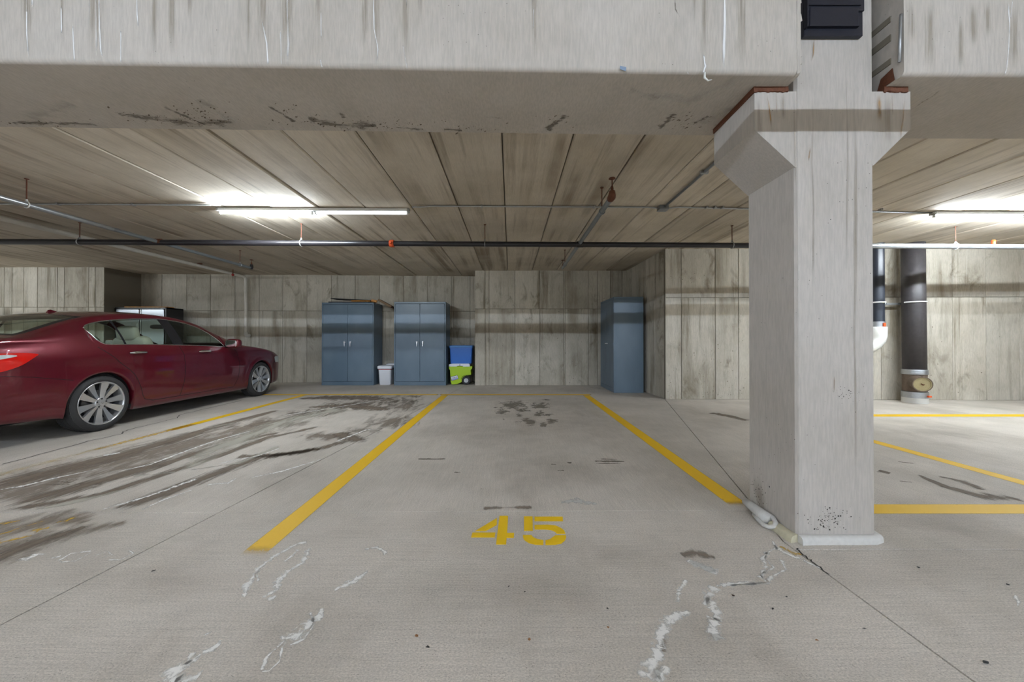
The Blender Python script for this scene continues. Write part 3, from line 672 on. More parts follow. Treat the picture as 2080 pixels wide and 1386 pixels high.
# cracks and residue in front of the column
S('salt_ring', [([(1736,925),(1600,932),(1490,940)], [0.03,0.04,0.03]), ([(1495,940),(1465,985),(1480,1040),(1500,1100),(1480,1160),(1500,1205)], [0.06,0.07,0.06,0.07,0.06,0.05]), ([(1440,1030),(1475,990)], 0.03), ([(1450,1080),(1530,1108)], 0.02),
                ([(1736,780),(1715,810),(1730,850),(1700,900),(1736,925)], 0.035), ([(1360,820),(1420,850),(1480,870),(1510,860)], [0.03,0.08,0.09,0.03]),
                ([(1360,910),(1325,960),(1320,1020)], 0.03), ([(1380,1050),(1320,1075),(1260,1110),(1240,1180),(1225,1260),(1200,1320),(1180,1386)], [0.03,0.06,0.07,0.06,0.06,0.09,0.10]), ([(1265,1310),(1240,1360),(1220,1386)], 0.05)], U, 'white_eff', flo, G4, 0.0017)
S('residue', [([(1370,825),(1440,855),(1500,870)], [0.02,0.09,0.04]), ([(1475,1165),(1500,1195)], [0.06,0.08]), ([(770,555),(860,545),(945,560)], [0.05,0.12,0.03]), ([(1215,1330),(1240,1350)], 0.06)], U, 'white_fill', flo, G4, 0.0021)
S('damp_spot', [([(1335,800),(1400,785),(1500,810)], [0.05,0.09,0.05]), ([(1240,1130),(1255,1190),(1250,1250)], 0.045), ([(410,580),(560,575),(650,575)], 0.06)], U, 'wet_soft', flo, G4, 0.0013)
S('salt_ring', [([(240,595),(265,640),(210,670),(205,700),(250,750),(175,790),(215,830)], 0.02), ([(250,620),(300,660),(360,690),(400,700),(470,735),(540,770)], [0.05,0.05,0.04,0.04,0.03,0.01]), ([(290,700),(320,760),(240,800),(210,835),(100,845),(0,850)], [0.03,0.02,0.025,0.03,0.02,0.015]), ([(1590,900),(1612,940),(1605,970)], 0.02)], U, 'white_eff', flo, G8, 0.0017)
# oil splashes in the marked bay
def G5(x, y): return G(580+x/3.25, 477+y/3.25)
blobs('oil_spot', [(1510,1125,135,44),(1680,1130,90,32),(1430,1170,60,24),(1560,1158,80,20),(1545,1195,28,20),(1680,1185,50,28),(1735,1190,55,14),(1600,1237,90,32),(1758,1230,48,26),(1700,1250,30,26),(1440,1220,12,8),(1385,1140,20,8),(1720,1090,40,8)], 'oil', flo, G5)
blobs('damp_patch', [(300,1078,170,20),(620,1090,330,45),(850,1070,80,16),(480,1130,330,40),(780,1130,150,60),(700,1230,250,60),(420,1360,130,26),(520,1290,140,30),(250,1330,260,40),(140,1180,200,30)], 'wet_soft', flo, G5, lift=0.0009)
blobs('damp_patch', [(1130,560,60,8)], 'wet_soft', flo, G5, lift=0.0009)
def Gp(x, y): return G(x, y)
blobs('damp_patch', [(1100,870,260,40),(1150,960,330,60),(1250,1130,160,50),(1430,1130,110,26),(1700,1180,260,50),(1900,1060,200,60),(1000,1200,400,60),(350,1180,260,60),(1450,860,90,20),(1900,880,140,20)], 'mottle', flo, Gp, lift=0.0006)
S('tyre_mark', [([(110,350),(245,350)], 0.05), ([(930,360),(1075,362)], 0.06), ([(935,370),(1060,372)], 0.04), ([(960,350),(1040,352)], 0.03), ([(280,412),(310,413)], 0.04), ([(805,366),(825,368)], 0.05), ([(730,374),(755,376)], 0.03), ([(760,403),(790,403)], 0.03), ([(403,489),(420,490)], 0.03)], U, 'oil', flo, G4, 0.0014)
S('damp_spot', [([(830,210),(900,225)], 0.12), ([(1160,240),(1300,270),(1420,320)], [0.05,0.12,0.08]), ([(1050,230),(1200,300),(1400,350),(1643,370)], [0.03,0.10,0.20,0.12]), ([(940,160),(1030,170)], 0.03), ([(950,268),(1020,275)], 0.02)], U, 'wet', flo, G8, 0.0013)
S('damp_spot', [([(1470,135),(1560,150),(1650,172)], 0.2)], U, 'wet', flo, G4, 0.0013)
# long faint crack lines (real dark gaps)
def crack(pts, w_, proj, nm='crack'):
    mb = MB(); uv = []; P = [proj(*p) for p in pts]; Q = []
    for i in range(len(P)-1):
        for j in range(6):
            Q.append(P[i].lerp(P[i+1], j/6)+Vector((random.uniform(-1,1)*w_*1.2, random.uniform(-1,1)*w_*1.2, 0)))
    Q.append(P[-1]); ribbon(mb, uv, Q, w_, U, 0.0024); return mk(nm, mb, M['crack'], flo, recalc=False)
crack([(0,377),(200,325),(420,265),(560,235),(590,215),(740,180),(820,160),(835,145),(960,115),(1120,78)], 0.010, G3)
crack([(375,640),(410,675),(460,715),(560,790)], 0.007, G8)
DB = ((1489,1212,.010,0,'dark brown scrap beside the yellowish floor crack right of the middle'),(868,1318,.009,1,'black scrap in the foreground, left of the painted number'),(845,1295,.008,2,'rust coloured scrap in the foreground just above a black one'),
 (1075,1303,.009,2,'tan scrap in the foreground straight below the painted number'),(1235,1278,.007,2,'small orange scrap on the bare floor between number and white crack'),(1660,1305,.008,2,'orange scrap in the right foreground left of the diagonal joint'),
 (1758,1280,.009,1,'black crumb with a tail near the diagonal floor joint'),(2003,1349,.014,1,'long greenish black scrap at the lower right beyond the joint'),(1066,1205,.006,1,'tiny black crumb below the painted number'),
 (1234,1240,.006,1,'tiny black crumb left of the white crack in the foreground'),(1570,1240,.006,1,'tiny dark crumb right of the cracked patch, nearer one of two'),(1598,1215,.006,1,'tiny dark crumb right of the cracked patch, further one of two'),
 (1866,1155,.008,1,'dark crumb on the floor in front of the column, to its right'),(2047,1190,.009,1,'black crumb near the right edge of the frame'),(311,1163,.010,1,'black crumb left of the yellow line beside the diagonal joint'),(1034,1194,.005,1,'smallest black speck below the painted number'))
for x, y, r, ci, lb in DB:
    p = G(x, y); a = random.uniform(0, 6); vs = []
    for i in range(6):
        t = a+2*PI*i/6; rr = r*random.uniform(0.5, 1.2); vs.append((p.x+rr*math.cos(t), p.y+rr*0.7*math.sin(t), 0.003+random.uniform(0, 0.006)))
    bb = MB(); bb.add(vs+[(p.x, p.y, 0.007)], [(i, (i+1)%6, 6) for i in range(6)]+[tuple(reversed(range(6)))])
    o = mk('debris_chip', bb, pm('dry scrap', ((0.06,0.03,0.02),(0.03,0.03,0.03),(0.28,0.13,0.05))[ci], 0.8))
    tag(o, lb, 'debris', 'scraps scattered on the floor')


# ================================================================ LIGHTS
def tube_mat(name, s, c=TUBE_COL):
    m, nt, b = newmat(name); b.inputs['Base Color'].default_value = (0.8,0.8,0.8,1)
    b.inputs['Emission Color'].default_value = c; b.inputs['Emission Strength'].default_value = s; return m
M['tube_on'] = tube_mat('lit tube', TUBE_FAR); M['tube_dim'] = tube_mat('dim tube', TUBE_DIM); M['tube_near'] = tube_mat('aisle tube', TUBE_NEAR, TUBE_COL_NEAR); M['tube_back'] = tube_mat('back aisle tube', TUBE_NEAR*0.45, TUBE_COL_NEAR)
def fixture(x0, y, ztop, label, mats, rotz=0.0, L=2.40, group=None):
    o = thing('strip_light', label, 'light', (x0, y, ztop), rotz, group)
    def B(*a): return MB().bbox(*a, 0.003)
    mk('housing', B(0, L, -0.035, 0.035, -0.034, 0.0), M['white_steel'], o, local=True)
    n = len(mats); seg = L/n
    for i, mt in enumerate(mats):
        a = i*seg+0.03; e = (i+1)*seg-0.03
        t = mk('tube', MB().lathe([(0,0.006),(0,0.013),(0.03,0.013),(e-a-0.03,0.013),(e-a,0.013),(e-a,0.006)], (a,0,-0.052), (1,0,0), 10), M[mt], o, local=True, smooth=True)
        for xx in (a-0.012, e-0.004):
            mk('lamp_holder', B(xx, xx+0.016, -0.016, 0.016, -0.070, -0.032), M['white_steel'], o, local=True)
    for xx in (0.0, L-0.02):
        mk('end_cap', B(xx-0.004, xx+0.02, -0.037, 0.037, -0.040, 0.002), M['fix_grey'], o, local=True)
    return o
fixture(-3.68, 4.645, 2.724, 'long ceiling strip light left of the middle, its left tube glaring and right tube dim', ['tube_on', 'tube_dim'], 0.012)
fixture(-12.9, 4.40, 2.724, 'unseen ceiling strip light far left out of the frame, added to brighten the left wall', ['tube_on', 'tube_on'], 0.012)  # unseen lamp, set by the fixture spacing and added to brighten the left wall
fixture(5.46, 4.78, 2.724, 'glaring ceiling strip light right of the column, running out of the frame', ['tube_on', 'tube_on'], 0.012)
for i, x0 in enumerate((-13.0, -9.6, -6.2, -2.8, 0.6, 4.0, 7.4, 10.6)):  # row implied by the beam's shadow; extra unseen lamps added for even light
    fixture(x0, -4.5, 3.09, 'unseen hanging strip light over the driving aisle behind the viewer, in a row filled out for even light', ['tube_near', 'tube_near'], 0.0, group='aisle strip lights')

# ================================================================ PIPES
def on_ceiling(px, py, z=CEIL): return hit(px, py, (0, 0, z), (0, 0, 1))
def rod_and_ring(o, x, y, z, r, ring='galv', rod='rod_rust', along='x', ztop=CEIL-0.0045):
    mk('hanger_rod', MB().cyl((x,y,z+r+0.02), (x,y,ztop), 0.0055, n=6).cyl((x,y,ztop-0.006), (x,y,ztop), 0.018, n=8), M[rod], o)
    b = MB(); pts = []
    for i in range(13):
        t = PI/2 + 2*PI*i/12; c, s = math.cos(t)*(r+0.005), math.sin(t)*(r+0.005)
        k = 1.0 if abs(math.sin(t)) < 0.9 or s < 0 else 1.5
        pts.append((x, y+c, z+s*k) if along == 'x' else (x+c, y, z+s*k))
    b.tube(pts, 0.006, 6)
    b.cyl((x,y,z+r+0.004), (x,y,z+r+0.03), 0.010, n=8)
    mk('hanger_ring', b, M[ring], o, smooth=True)
# main
def mainp(px):
    """point on the main pipe's axis seen at photo column px"""
    return hit(px, 495, (0, 5.295, 0), (-0.0145, 1, 0))
def mz(x): return 2.452 - 0.0012*(x+7)
o = thing('sprinkler_main', 'black sprinkler main pipe running right across under the ceiling planks', 'pipe', (0, 5.30, 2.44))
xa, xb = -14.9, 12.9
def mp(x): return (x, 5.295+0.0145*x, mz(x))
xl, xr = mainp(560).x, mainp(790).x
xq = mainp(1700).x
mk('pipe', MB().cyl(mp(xa), mp(mainp(795).x), 0.040, n=20), M['pipe_black'], o, angle=40)
mk('pipe', MB().cyl(mp(mainp(797).x), mp(xq), 0.037, n=20), M['pipe_black'], o, angle=40)
mk('pipe', MB().cyl(mp(xq), mp(xb), 0.037, n=20), M['pipe_bright'], o, angle=40, label='bare bright steel length')
cx_ = mainp(796).x; y_ = mp(cx_)[1]; z_ = mp(cx_)[2]
mk('coupling', MB().lathe([(-0.03,0.040),(-0.03,0.050),(-0.012,0.053),(0.012,0.053),(0.03,0.050),(0.03,0.040)], (cx_,y_,z_), (1,0.0145,0), 16).bbox(cx_-0.018,cx_+0.018,y_-0.075,y_-0.045,z_-0.015,z_+0.015).bbox(cx_-0.018,cx_+0.018,y_+0.045,y_+0.075,z_-0.015,z_+0.015), M['orange'], o, angle=40, label='orange grooved coupling')
for px, ring, rod in ((162,'galv','rod_rust'), (612,'white_steel','rod_rust'), (985,'galv','rust_iron'), (1487,'galv','rust_iron'), (1941,'white_steel','rod_rust')):
    x = mainp(px).x; p = mp(x); rod_and_ring(o, p[0], p[1], p[2], 0.040, ring, rod)
x = mainp(2018).x; p = mp(x)
mk('outlet', MB().cyl((p[0],p[1],p[2]), (p[0],p[1],p[2]+0.075), 0.022, n=10).cyl((p[0],p[1],p[2]+0.075),(p[0],p[1],p[2]+0.10),0.03,0.015,n=10), M['orange'], o, angle=40)
# sprinkler head used on branch ends
def head(parent, x, y, z, mat='rust_iron', up=0.17):
    b = MB().lathe([(0,0.012),(0.03,0.014),(0.045,0.010),(0.06,0.005),(up-0.02,0.005),(up-0.015,0.034),(up-0.008,0.030),(up,0.004)], (x,y,z), (0,0,1), 12)
    return mk('sprinkler_head', b, M[mat], parent, angle=40)
# centre branch
o = thing('sprinkler_branch_pipe', 'grey sprinkler branch pipe with a rusty elbow, crossing the main pipe right of the middle', 'pipe', (0.995, 5.3, 2.45))
zb = 2.45
X1 = 0.995
ys = X1/((1243-CX)/F); ye = X1/((1143-CX)/F)
mk('pipe', MB().cyl((X1, ys+0.02, zb+0.02), (X1, ye, zb), 0.026, n=14), M['pipe_grey'], o, angle=40)
mk('elbow', MB().tube([(X1,ys+0.045,zb+0.02),(X1,ys,zb+0.02),(X1,ys-0.012,zb+0.035),(X1,ys-0.014,zb+0.075)], [0.036,0.039,0.036,0.028], 14), M['rust_iron'], o, smooth=True, label='rusted iron elbow')
head(o, X1, ys-0.014, zb+0.07, up=0.14)
rod_and_ring(o, X1, X1/((1223-CX)/F), zb+0.015, 0.026, 'pipe_grey', 'rust_iron', 'y')
rod_and_ring(o, X1, X1/((1147.5-CX)/F), zb, 0.026, 'pipe_grey', 'rust_iron', 'y')
head(o, X1, ye-0.03, zb+0.02, 'rust_iron', 0.13)
mk('tee', MB().cyl((X1-0.05,mp(X1)[1],zb-0.006),(X1+0.05,mp(X1)[1],zb-0.006),0.044,n=16), M['pipe_black'], o, angle=40)
# left branch
o = thing('sprinkler_branch_pipe', 'silvery sprinkler branch pipe coming out of the upper left and crossing the main pipe', 'pipe', (-4.98, 5.22, 2.455))
X2 = -4.98; z2 = 2.457; ye = X2/((509-CX)/F)
mk('pipe', MB().cyl((X2, 2.42, z2), (X2, 4.62, z2), 0.026, n=14), M['pipe_bright'], o, angle=40)
mk('pipe', MB().cyl((X2, 4.62, z2), (X2, ye, z2), 0.025, n=14), M['pipe_grey'], o, angle=40)
mk('tee', MB().cyl((X2-0.05,mp(X2)[1],z2),(X2+0.05,mp(X2)[1],z2),0.044,n=16), M['rust_iron'], o, angle=40)
mk('elbow', MB().tube([(X2,ye-0.03,z2),(X2,ye+0.01,z2),(X2,ye+0.02,z2+0.02),(X2,ye+0.02,z2+0.07)], [0.03,0.034,0.032,0.026], 12), M['pipe_black'], o, smooth=True)
head(o, X2, ye+0.02, z2+0.06, 'rust_iron', 0.11)
for px, ring in ((52,'white_steel'), (487,'galv')):
    rod_and_ring(o, X2, X2/((px-CX)/F), z2, 0.026, ring, 'rod_rust', 'y')
# cream pipe to the drop on the far wall
o = thing('painted_drain_pipe', 'pale painted pipe running back along the ceiling and dropping down the far wall', 'pipe', (-6.66, 8.0, 2.66))
X3 = -6.66; zz = 2.665
yw = 9.215+(X3+9.4)*0.0405-0.05
mk('pipe', MB().tube([(X3,2.42,zz-0.01),(X3,6.0,zz),(X3,yw-0.06,zz),(X3+0.005,yw-0.02,zz-0.02),(X3+0.01,yw,zz-0.07),(X3+0.02,yw,2.0),(X3+0.02,yw,1.23)], 0.034, 12), M['pipe_cream'], o, smooth=True)
mk('elbow', MB().tube([(X3+0.02,yw,1.27),(X3+0.02,yw-0.005,1.22),(X3+0.05,yw-0.01,1.195),(X3+0.12,yw-0.01,1.195)], 0.042, 12), M['pvc'], o, smooth=True)
mk('clip', MB().bbox(X3-0.05,X3+0.05,7.9,7.93,zz+0.03,CEIL-0.0045), M['rust_iron'], o)
mk('clip', MB().bbox(X3-0.05,X3+0.05,6.2,6.23,zz+0.03,CEIL-0.0045), M['rust_iron'], o)
o = thing('red_sprinkler', 'small red upright sprinkler hanging by the pale pipe near the far wall', 'sprinkler', (-6.50,8.65,2.63))
mk('drop', MB().cyl((-6.50,8.65,2.62),(-6.50,8.65,CEIL),0.01,n=8), M['rust_iron'], o)
mk('bulb', MB().lathe([(0,0.005),(0.012,0.024),(0.03,0.032),(0.05,0.024),(0.06,0.008)], (-6.50,8.65,2.575),(0,0,1),12), M['red'], o, smooth=True)
# thin electrical conduit with clips and a box
o = thing('electrical_conduit', 'thin electrical conduit clipped along the ceiling between the strip lights', 'conduit', (0, 4.55, 2.71))
def cy(x): return 4.55+0.014*x
zc = CEIL-0.016
def seg(b, x0, x1, n=3): b.tube([(x0+(x1-x0)*i/n, cy(x0+(x1-x0)*i/n), zc) for i in range(n+1)], 0.010, 8)
mk('conduit', (lambda b: (seg(b, -10.45, -3.66), b)[1])(MB()), M['galv'], o, smooth=True)
xj = on_ceiling(1338, 426).x
b = MB(); b.tube([(-1.20,cy(-1.2)-0.02,zc-0.02),(-1.10,cy(-1.1)-0.01,zc-0.016),(-0.95,cy(-1),zc),(0.5,cy(0.5),zc),(xj-0.20,cy(xj),zc),(xj-0.12,cy(xj)-0.002,zc-0.006),(xj-0.05,cy(xj),zc-0.014)], 0.010, 8)
mk('conduit', b, M['galv'], o, smooth=True)
b = MB(); b.tube([(xj+0.05,cy(xj),zc-0.014),(xj+0.12,cy(xj),zc-0.006),(xj+0.2,cy(xj),zc),(5.45,cy(5.45)+0.16,zc)], 0.010, 8)
mk('conduit', b, M['galv'], o, smooth=True)
for px in (76, 158, 302, 980, 1203, 1427, 1444, 1459, 1787):
    x = on_ceiling(px, 426, CEIL-0.01).x; y = cy(x) + (0.05 if x > 4 else 0)
    mk('clip', MB().bbox(x-0.012,x+0.012,y-0.028,y+0.028,zc-0.014,CEIL-0.0045), M['galv'], o)
mk('conduit', MB().tube([(xj+0.01,cy(xj)-0.06,CEIL-0.022),(xj+0.01,3.6,CEIL-0.02),(xj+0.01,2.42,CEIL-0.02)], 0.014, 8), M['pipe_grey'], o, smooth=True, label='thicker grey conduit')
mk('clip', MB().bbox(xj-0.03,xj+0.05,3.6,3.63,CEIL-0.036,CEIL-0.0045), M['galv'], o)
jb = thing('junction_box', 'small grey electrical junction box on the ceiling left of the column', 'junction box', (xj, cy(xj), CEIL))
mk('body', MB().bbox(xj-0.055,xj+0.055,cy(xj)-0.05,cy(xj)+0.05,CEIL-0.052,CEIL-0.001), M['pipe_grey'], jb)
mk('cover', MB().bbox(xj-0.058,xj+0.058,cy(xj)-0.053,cy(xj)+0.053,CEIL-0.056,CEIL-0.051,0.001), M['galv'], jb)
# matching pipe of the aisle side, behind the viewer
o = thing('aisle_pipe', 'black sprinkler pipe running over the driving aisle behind the viewer', 'pipe', (0, 0.4, 2.45))
mk('pipe', MB().cyl((-14.9,0.30,2.432),(12.9,0.30,2.432),0.045,n=14), M['pipe_black'], o, angle=40)
for x in (-9,-6,-3,0,3,6,9): rod_and_ring(o, x+0.4, 0.30, 2.432, 0.045, 'galv', 'rod_rust', 'x', 3.14)

# ---- big drain pipes at the right wall
DY = 6.345
def atY(px, py, y=DY): return hit(px, py, (0, y, 0), (0, 1, 0))
o = thing('drain_pipe', 'thick black vertical drain pipe with a capped cleanout near the floor', 'pipe', (atY(1855,700).x, DY, 0))
xt = atY(1854.5, 520).x; xm = atY(1857.5, 740).x; r = 0.150
def za(py): return atY(1855, py, DY-r).z
mk('pipe', MB().tube([(xt,DY,CEIL),(xt+0.005,DY,1.7),(xm,DY,za(752))], r, 28), M['black_pipe_big'], o, smooth=True)
mk('coupling_band', MB().lathe([(0,r),(0.0,r+0.012),(0.02,r+0.016),(0.05,r+0.012),(0.055,r+0.016),(0.085,r+0.012),(0.085,r)], (xm,DY,za(762)), (0,0,1), 28), M['galv'], o, angle=40)
mk('wye_fitting', MB().cyl((xm,DY,za(797)),(xm,DY,za(762)),r+0.002,n=28)
   .cyl((xm-0.03,DY-0.03,za(776)),(xm-0.165,DY-0.26,za(779)),0.112,n=24), pm('brown cast iron', (0.12,0.085,0.06), 0.7, 0.1, bump=0.3, bscale=30, var=0.4), o, angle=40)
M_wye = pm('brown cast iron', (0.12,0.085,0.06), 0.7, 0.1, bump=0.3, bscale=30, var=0.4)
pc = Vector((xm-0.165, DY-0.26, za(779))); dc = Vector((-0.135,-0.23,-0.01)).normalized()
mk('cleanout_cap', MB().lathe([(0,0.118),(0.025,0.118),(0.03,0.112),(0.03,0.10),(0.02,0.098),(0.02,0.0)], pc, dc, 24), pm('tan cap', (0.30,0.25,0.13), 0.7, var=0.2), o, angle=40, label='tan cleanout cap with a raised lug')
mk('cap_rim', MB().lathe([(0.0,0.113),(-0.01,0.124),(0.02,0.126),(0.034,0.122),(0.034,0.110),(0.0,0.110)], pc, dc, 24), M_wye, o, angle=40)
mk('cap_lug', MB().tube([pc+dc*0.02+Vector((-0.02,0,0.01)), pc+dc*0.05+Vector((0.0,0,-0.01)), pc+dc*0.03+Vector((0.025,0,-0.005))], 0.008, 6), M['rust_iron'], o)
mk('coupling_band', MB().lathe([(0,r),(0.0,r+0.014),(0.05,r+0.016),(0.10,r+0.014),(0.10,r)], (xm,DY,za(810)), (0,0,1), 28), M['galv'], o, angle=40)
mk('band_screw', MB().bbox(xm+0.03,xm+0.085,DY-0.19,DY-0.14,za(806)-0.012,za(806)+0.015), M['orange'], o)
mk('base_collar', MB().lathe([(0,r+0.015),(za(810)+0.004,r+0.012),(za(810)+0.004,r)], (xm,DY,0), (0,0,1), 28), M['pvc'], o, angle=40, label='white plastic collar at the floor')
o2 = thing('drain_pipe', 'thinner black drain pipe ending in a white elbow, half hidden by the column', 'pipe', (atY(1783,600).x, 6.36, 0))
xs_ = atY(1784.5, 600).x; rs = 0.090
def zs(py): return atY(1785, py, 6.36-rs).z
mk('pipe', MB().cyl((xs_,6.36,zs(653)),(xs_,6.36,CEIL),rs,n=22), pm('glossy black pipe', (0.02,0.024,0.034), 0.34), o2, angle=40)
mk('coupling_band', MB().lathe([(0,rs),(0,rs+0.014),(0.09,rs+0.014),(0.09,rs)], (xs_,6.36,zs(664)), (0,0,1), 22), M['galv'], o2, angle=40)
mk('band_screw', MB().bbox(xs_-0.02,xs_+0.02,6.36-rs-0.035,6.36-rs-0.012,zs(660)-0.03,zs(660)+0.03), M['orange'], o2)
mk('elbow', MB().tube([(xs_,6.36,zs(664)),(xs_,6.36,zs(683)),(xs_-0.01,6.36,zs(690)),(xs_-0.06,6.36,zs(699)),(xs_-0.14,6.36,zs(706)),(xs_-0.45,6.36,zs(710))], [rs+0.03,rs+0.03,rs+0.024,rs+0.014,rs+0.008,rs+0.008], 22), M['pvc'], o2, smooth=True, label='white plastic elbow')
mk('pipe', MB().tube([(xs_-0.45,6.36,zs(710)),(xs_-0.62,6.36,zs(716)),(xs_-0.70,6.37,zs(735)),(xs_-0.70,6.37,0.0)], rs+0.005, 18), M['pvc'], o2, smooth=True)
o3 = thing('pipe_bracket', 'steel channel bracket strapping the two black drain pipes to the wall', 'bracket', (xt, 6.47, za(614)))
zz_ = za(614)
wy = 6.54
mk('channel', MB().bbox(xs_-0.2, xt+r+0.06, 6.49, 6.52, zz_-0.02, zz_+0.02, 0.003), M['galv'], o3)
for xx in [xs_+0.13+0.045*i for i in range(4)]: mk('slot', MB().bbox(xx, xx+0.028, 6.487, 6.4905, zz_-0.006, zz_+0.006, 0.001), M['crack'], o3)
for cx0, rr, yy in ((xt+0.003, r, DY), (xs_, rs, 6.36)):
    b = MB(); b.tube([(cx0+(rr+0.006)*math.cos(t), yy+(rr+0.006)*math.sin(t), zz_+0.01) for t in [PI-(-PI*i/16) for i in range(17)]], 0.011, 6)
    b.bbox(cx0+rr, cx0+rr+0.045, yy-0.012, yy+0.012, zz_-0.012, zz_+0.03, 0.002)
    mk('strap', b, M['white_steel'], o3, angle=50)

# ================================================================ STORAGE CABINETS
def steel_cabinet(x0, y0, wd, ht, dp, label, rotz=0.0, handles=('lever', 'lever'), dark=None):
    """front on local -y, base corner at local origin"""
    o = thing('storage_cabinet', label, 'cabinet', (x0, y0, 0), rotz)
    m = M['steel_blue']; t = 0.018
    b = MB(); b.bbox(0, 0.022, 0.0195, dp, 0, ht-0.0445, 0.001).bbox(wd-0.022, wd, 0.0195, dp, 0, ht-0.0445, 0.001).bbox(0.02, wd-0.02, dp-0.012, dp, 0.02, ht-0.01, 0.003)
    b.bbox(0.0, wd, 0.0, dp, ht-0.045, ht, 0.004).bbox(0.015, wd-0.015, 0.004, dp-0.01, 0.0, 0.088, 0.003).bbox(0.02, wd-0.02, 0.02, dp-0.01, 0.09, 0.11, 0.002)
    b.bbox(0.0, 0.030, 0.0, 0.02, 0, ht-0.0445, 0.002).bbox(wd-0.030, wd, 0.0, 0.02, 0, ht-0.0445, 0.002)
    mk('body', b, m, o, local=True)
    zb_, zt_ = 0.094, ht-0.050; mid = wd/2
    for s, (a, e) in ((0, (0.034, mid-0.0025)), (1, (mid+0.0025, wd-0.034))):
        d = mk('door', MB().bbox(a, e, -0.002, 0.02, zb_, zt_, 0.003), m, o, local=True)
        for hz in (0.25, 1.0, 1.72):
            xx = a-0.003 if s == 0 else e-0.001
            mk('hinge', MB().cyl((xx+0.002,-0.003,hz-0.035),(xx+0.002,-0.003,hz+0.035),0.005,n=8), m, d, local=True)
        xh = (mid-0.068) if s == 0 else (mid+0.068)
        if handles[s] == 'lever':
            b = MB().lathe([(0,0.020),(0.006,0.020),(0.010,0.013),(0.026,0.012),(0.03,0.008)], (xh,-0.002,1.025), (0,-1,0), 14)
            b.prism([(xh-0.014,-0.034,1.045),(xh+0.014,-0.034,1.045),(xh+0.011,-0.034,1.0),(xh+0.006,-0.034,0.925),(xh-0.006,-0.034,0.925),(xh-0.011,-0.034,1.0)], (0,0.010,0))
            b.bbox(xh-(0.026 if s == 0 else -0.006),xh+(0.006 if s == 0 else 0.026)+(-0.0),-0.030,-0.022,1.025,1.045,0.002)
            mk('handle', b, M['chrome'], d, local=True, angle=45, label='chrome lever handle')
        elif handles[s] == 'bar':
            b = MB().lathe([(0,0.018),(0.01,0.018),(0.014,0.010),(0.04,0.009)], (xh,-0.002,1.0), (0,-1,0), 12).bbox(xh-0.07,xh+0.03,-0.05,-0.038,0.992,1.008,0.003)
            mk('handle', b, M['chrome'], d, local=True, angle=45, label='chrome turn handle')
    return o
def atf(px, Y): return (px-CX)/F*Y
Yc = 8.80
c1 = steel_cabinet(atf(653.4,Yc), Yc, 1.236, 1.972, 0.60, 'left blue-grey steel two-door cabinet with flattened boxes lying on top')
Yc2 = 8.78
c2 = steel_cabinet(atf(800.4,Yc2), Yc2, 1.228, 1.985, 0.60, 'middle blue-grey steel cabinet with a bare top, between white tub and blue tote')
# turned cabinet: its front faces left, its side faces the viewer
Y3 = 6.36*751.1/635*0.996
c3 = steel_cabinet(atf(1246.8, 7.52), 8.62, 1.09, 1.955, 0.605, 'right blue-grey steel cabinet turned sideways in the corner of the walls', rotz=-PI/2, handles=(None, 'bar'))
c3.location = (atf(1246.6,7.52), 7.52+1.09, 0)
# flattened boxes on the left cabinet
def board(name, label, cat, c, size, rz, tilt, mat, roll=0.0, loc_z=None, extra=None):
    o = thing(name, label, cat, c, rz); b = MB()
    L, W, T = size; b.bbox(-L/2, L/2, -W/2, W/2, -T/2, T/2, min(0.004, T/4))
    R = Matrix.Rotation(tilt, 4, 'Y') @ Matrix.Rotation(roll, 4, 'X')
    b.v = [tuple(R @ Vector(v)) for v in b.v]
    mk('sheet', b, mat, o, local=True)
    if extra: extra(o, R)
    return o
card_dark = pm('dark printed card', (0.018,0.016,0.018), 0.5, var=0.4, bscale=6)
card_or = pm('orange printed card', (0.50,0.22,0.04), 0.6, var=0.5, bscale=14)
card_br = pm('brown corrugated card', (0.20,0.13,0.075), 0.8, var=0.25, bscale=10)
xk = atf(653.4,Yc); zk = 1.972
board('flattened_box', 'dark flattened carton lying lowest on top of the left cabinet', 'carton', (xk+0.62, Yc+0.22, zk+0.012), (0.95,0.40,0.022), 0.03, 0.0, card_dark)
board('flattened_box', 'orange and white printed carton sheet between the dark boards on the left cabinet', 'carton', (xk+0.92, Yc+0.20, zk+0.0395), (0.46,0.36,0.022), -0.05, 0.01, card_or)
board('flattened_box', 'black panel sloping across the top of the pile on the left cabinet', 'carton', (xk+0.66, Yc+0.25, zk+0.085), (0.98,0.36,0.012), 0.0, 0.05, card_dark)
board('rolled_carton', 'brown folded carton end sagging over the right edge of the left cabinet', 'carton', (xk+1.445, Yc+0.27, zk-0.005), (0.36,0.30,0.05), 0.05, 0.50, card_br)
board('rolled_carton', 'orange edged carton end beside the sagging brown one on the left cabinet', 'carton', (xk+1.225, Yc+0.07, zk+0.042), (0.13,0.10,0.05), 0.2, 0.15, card_or)

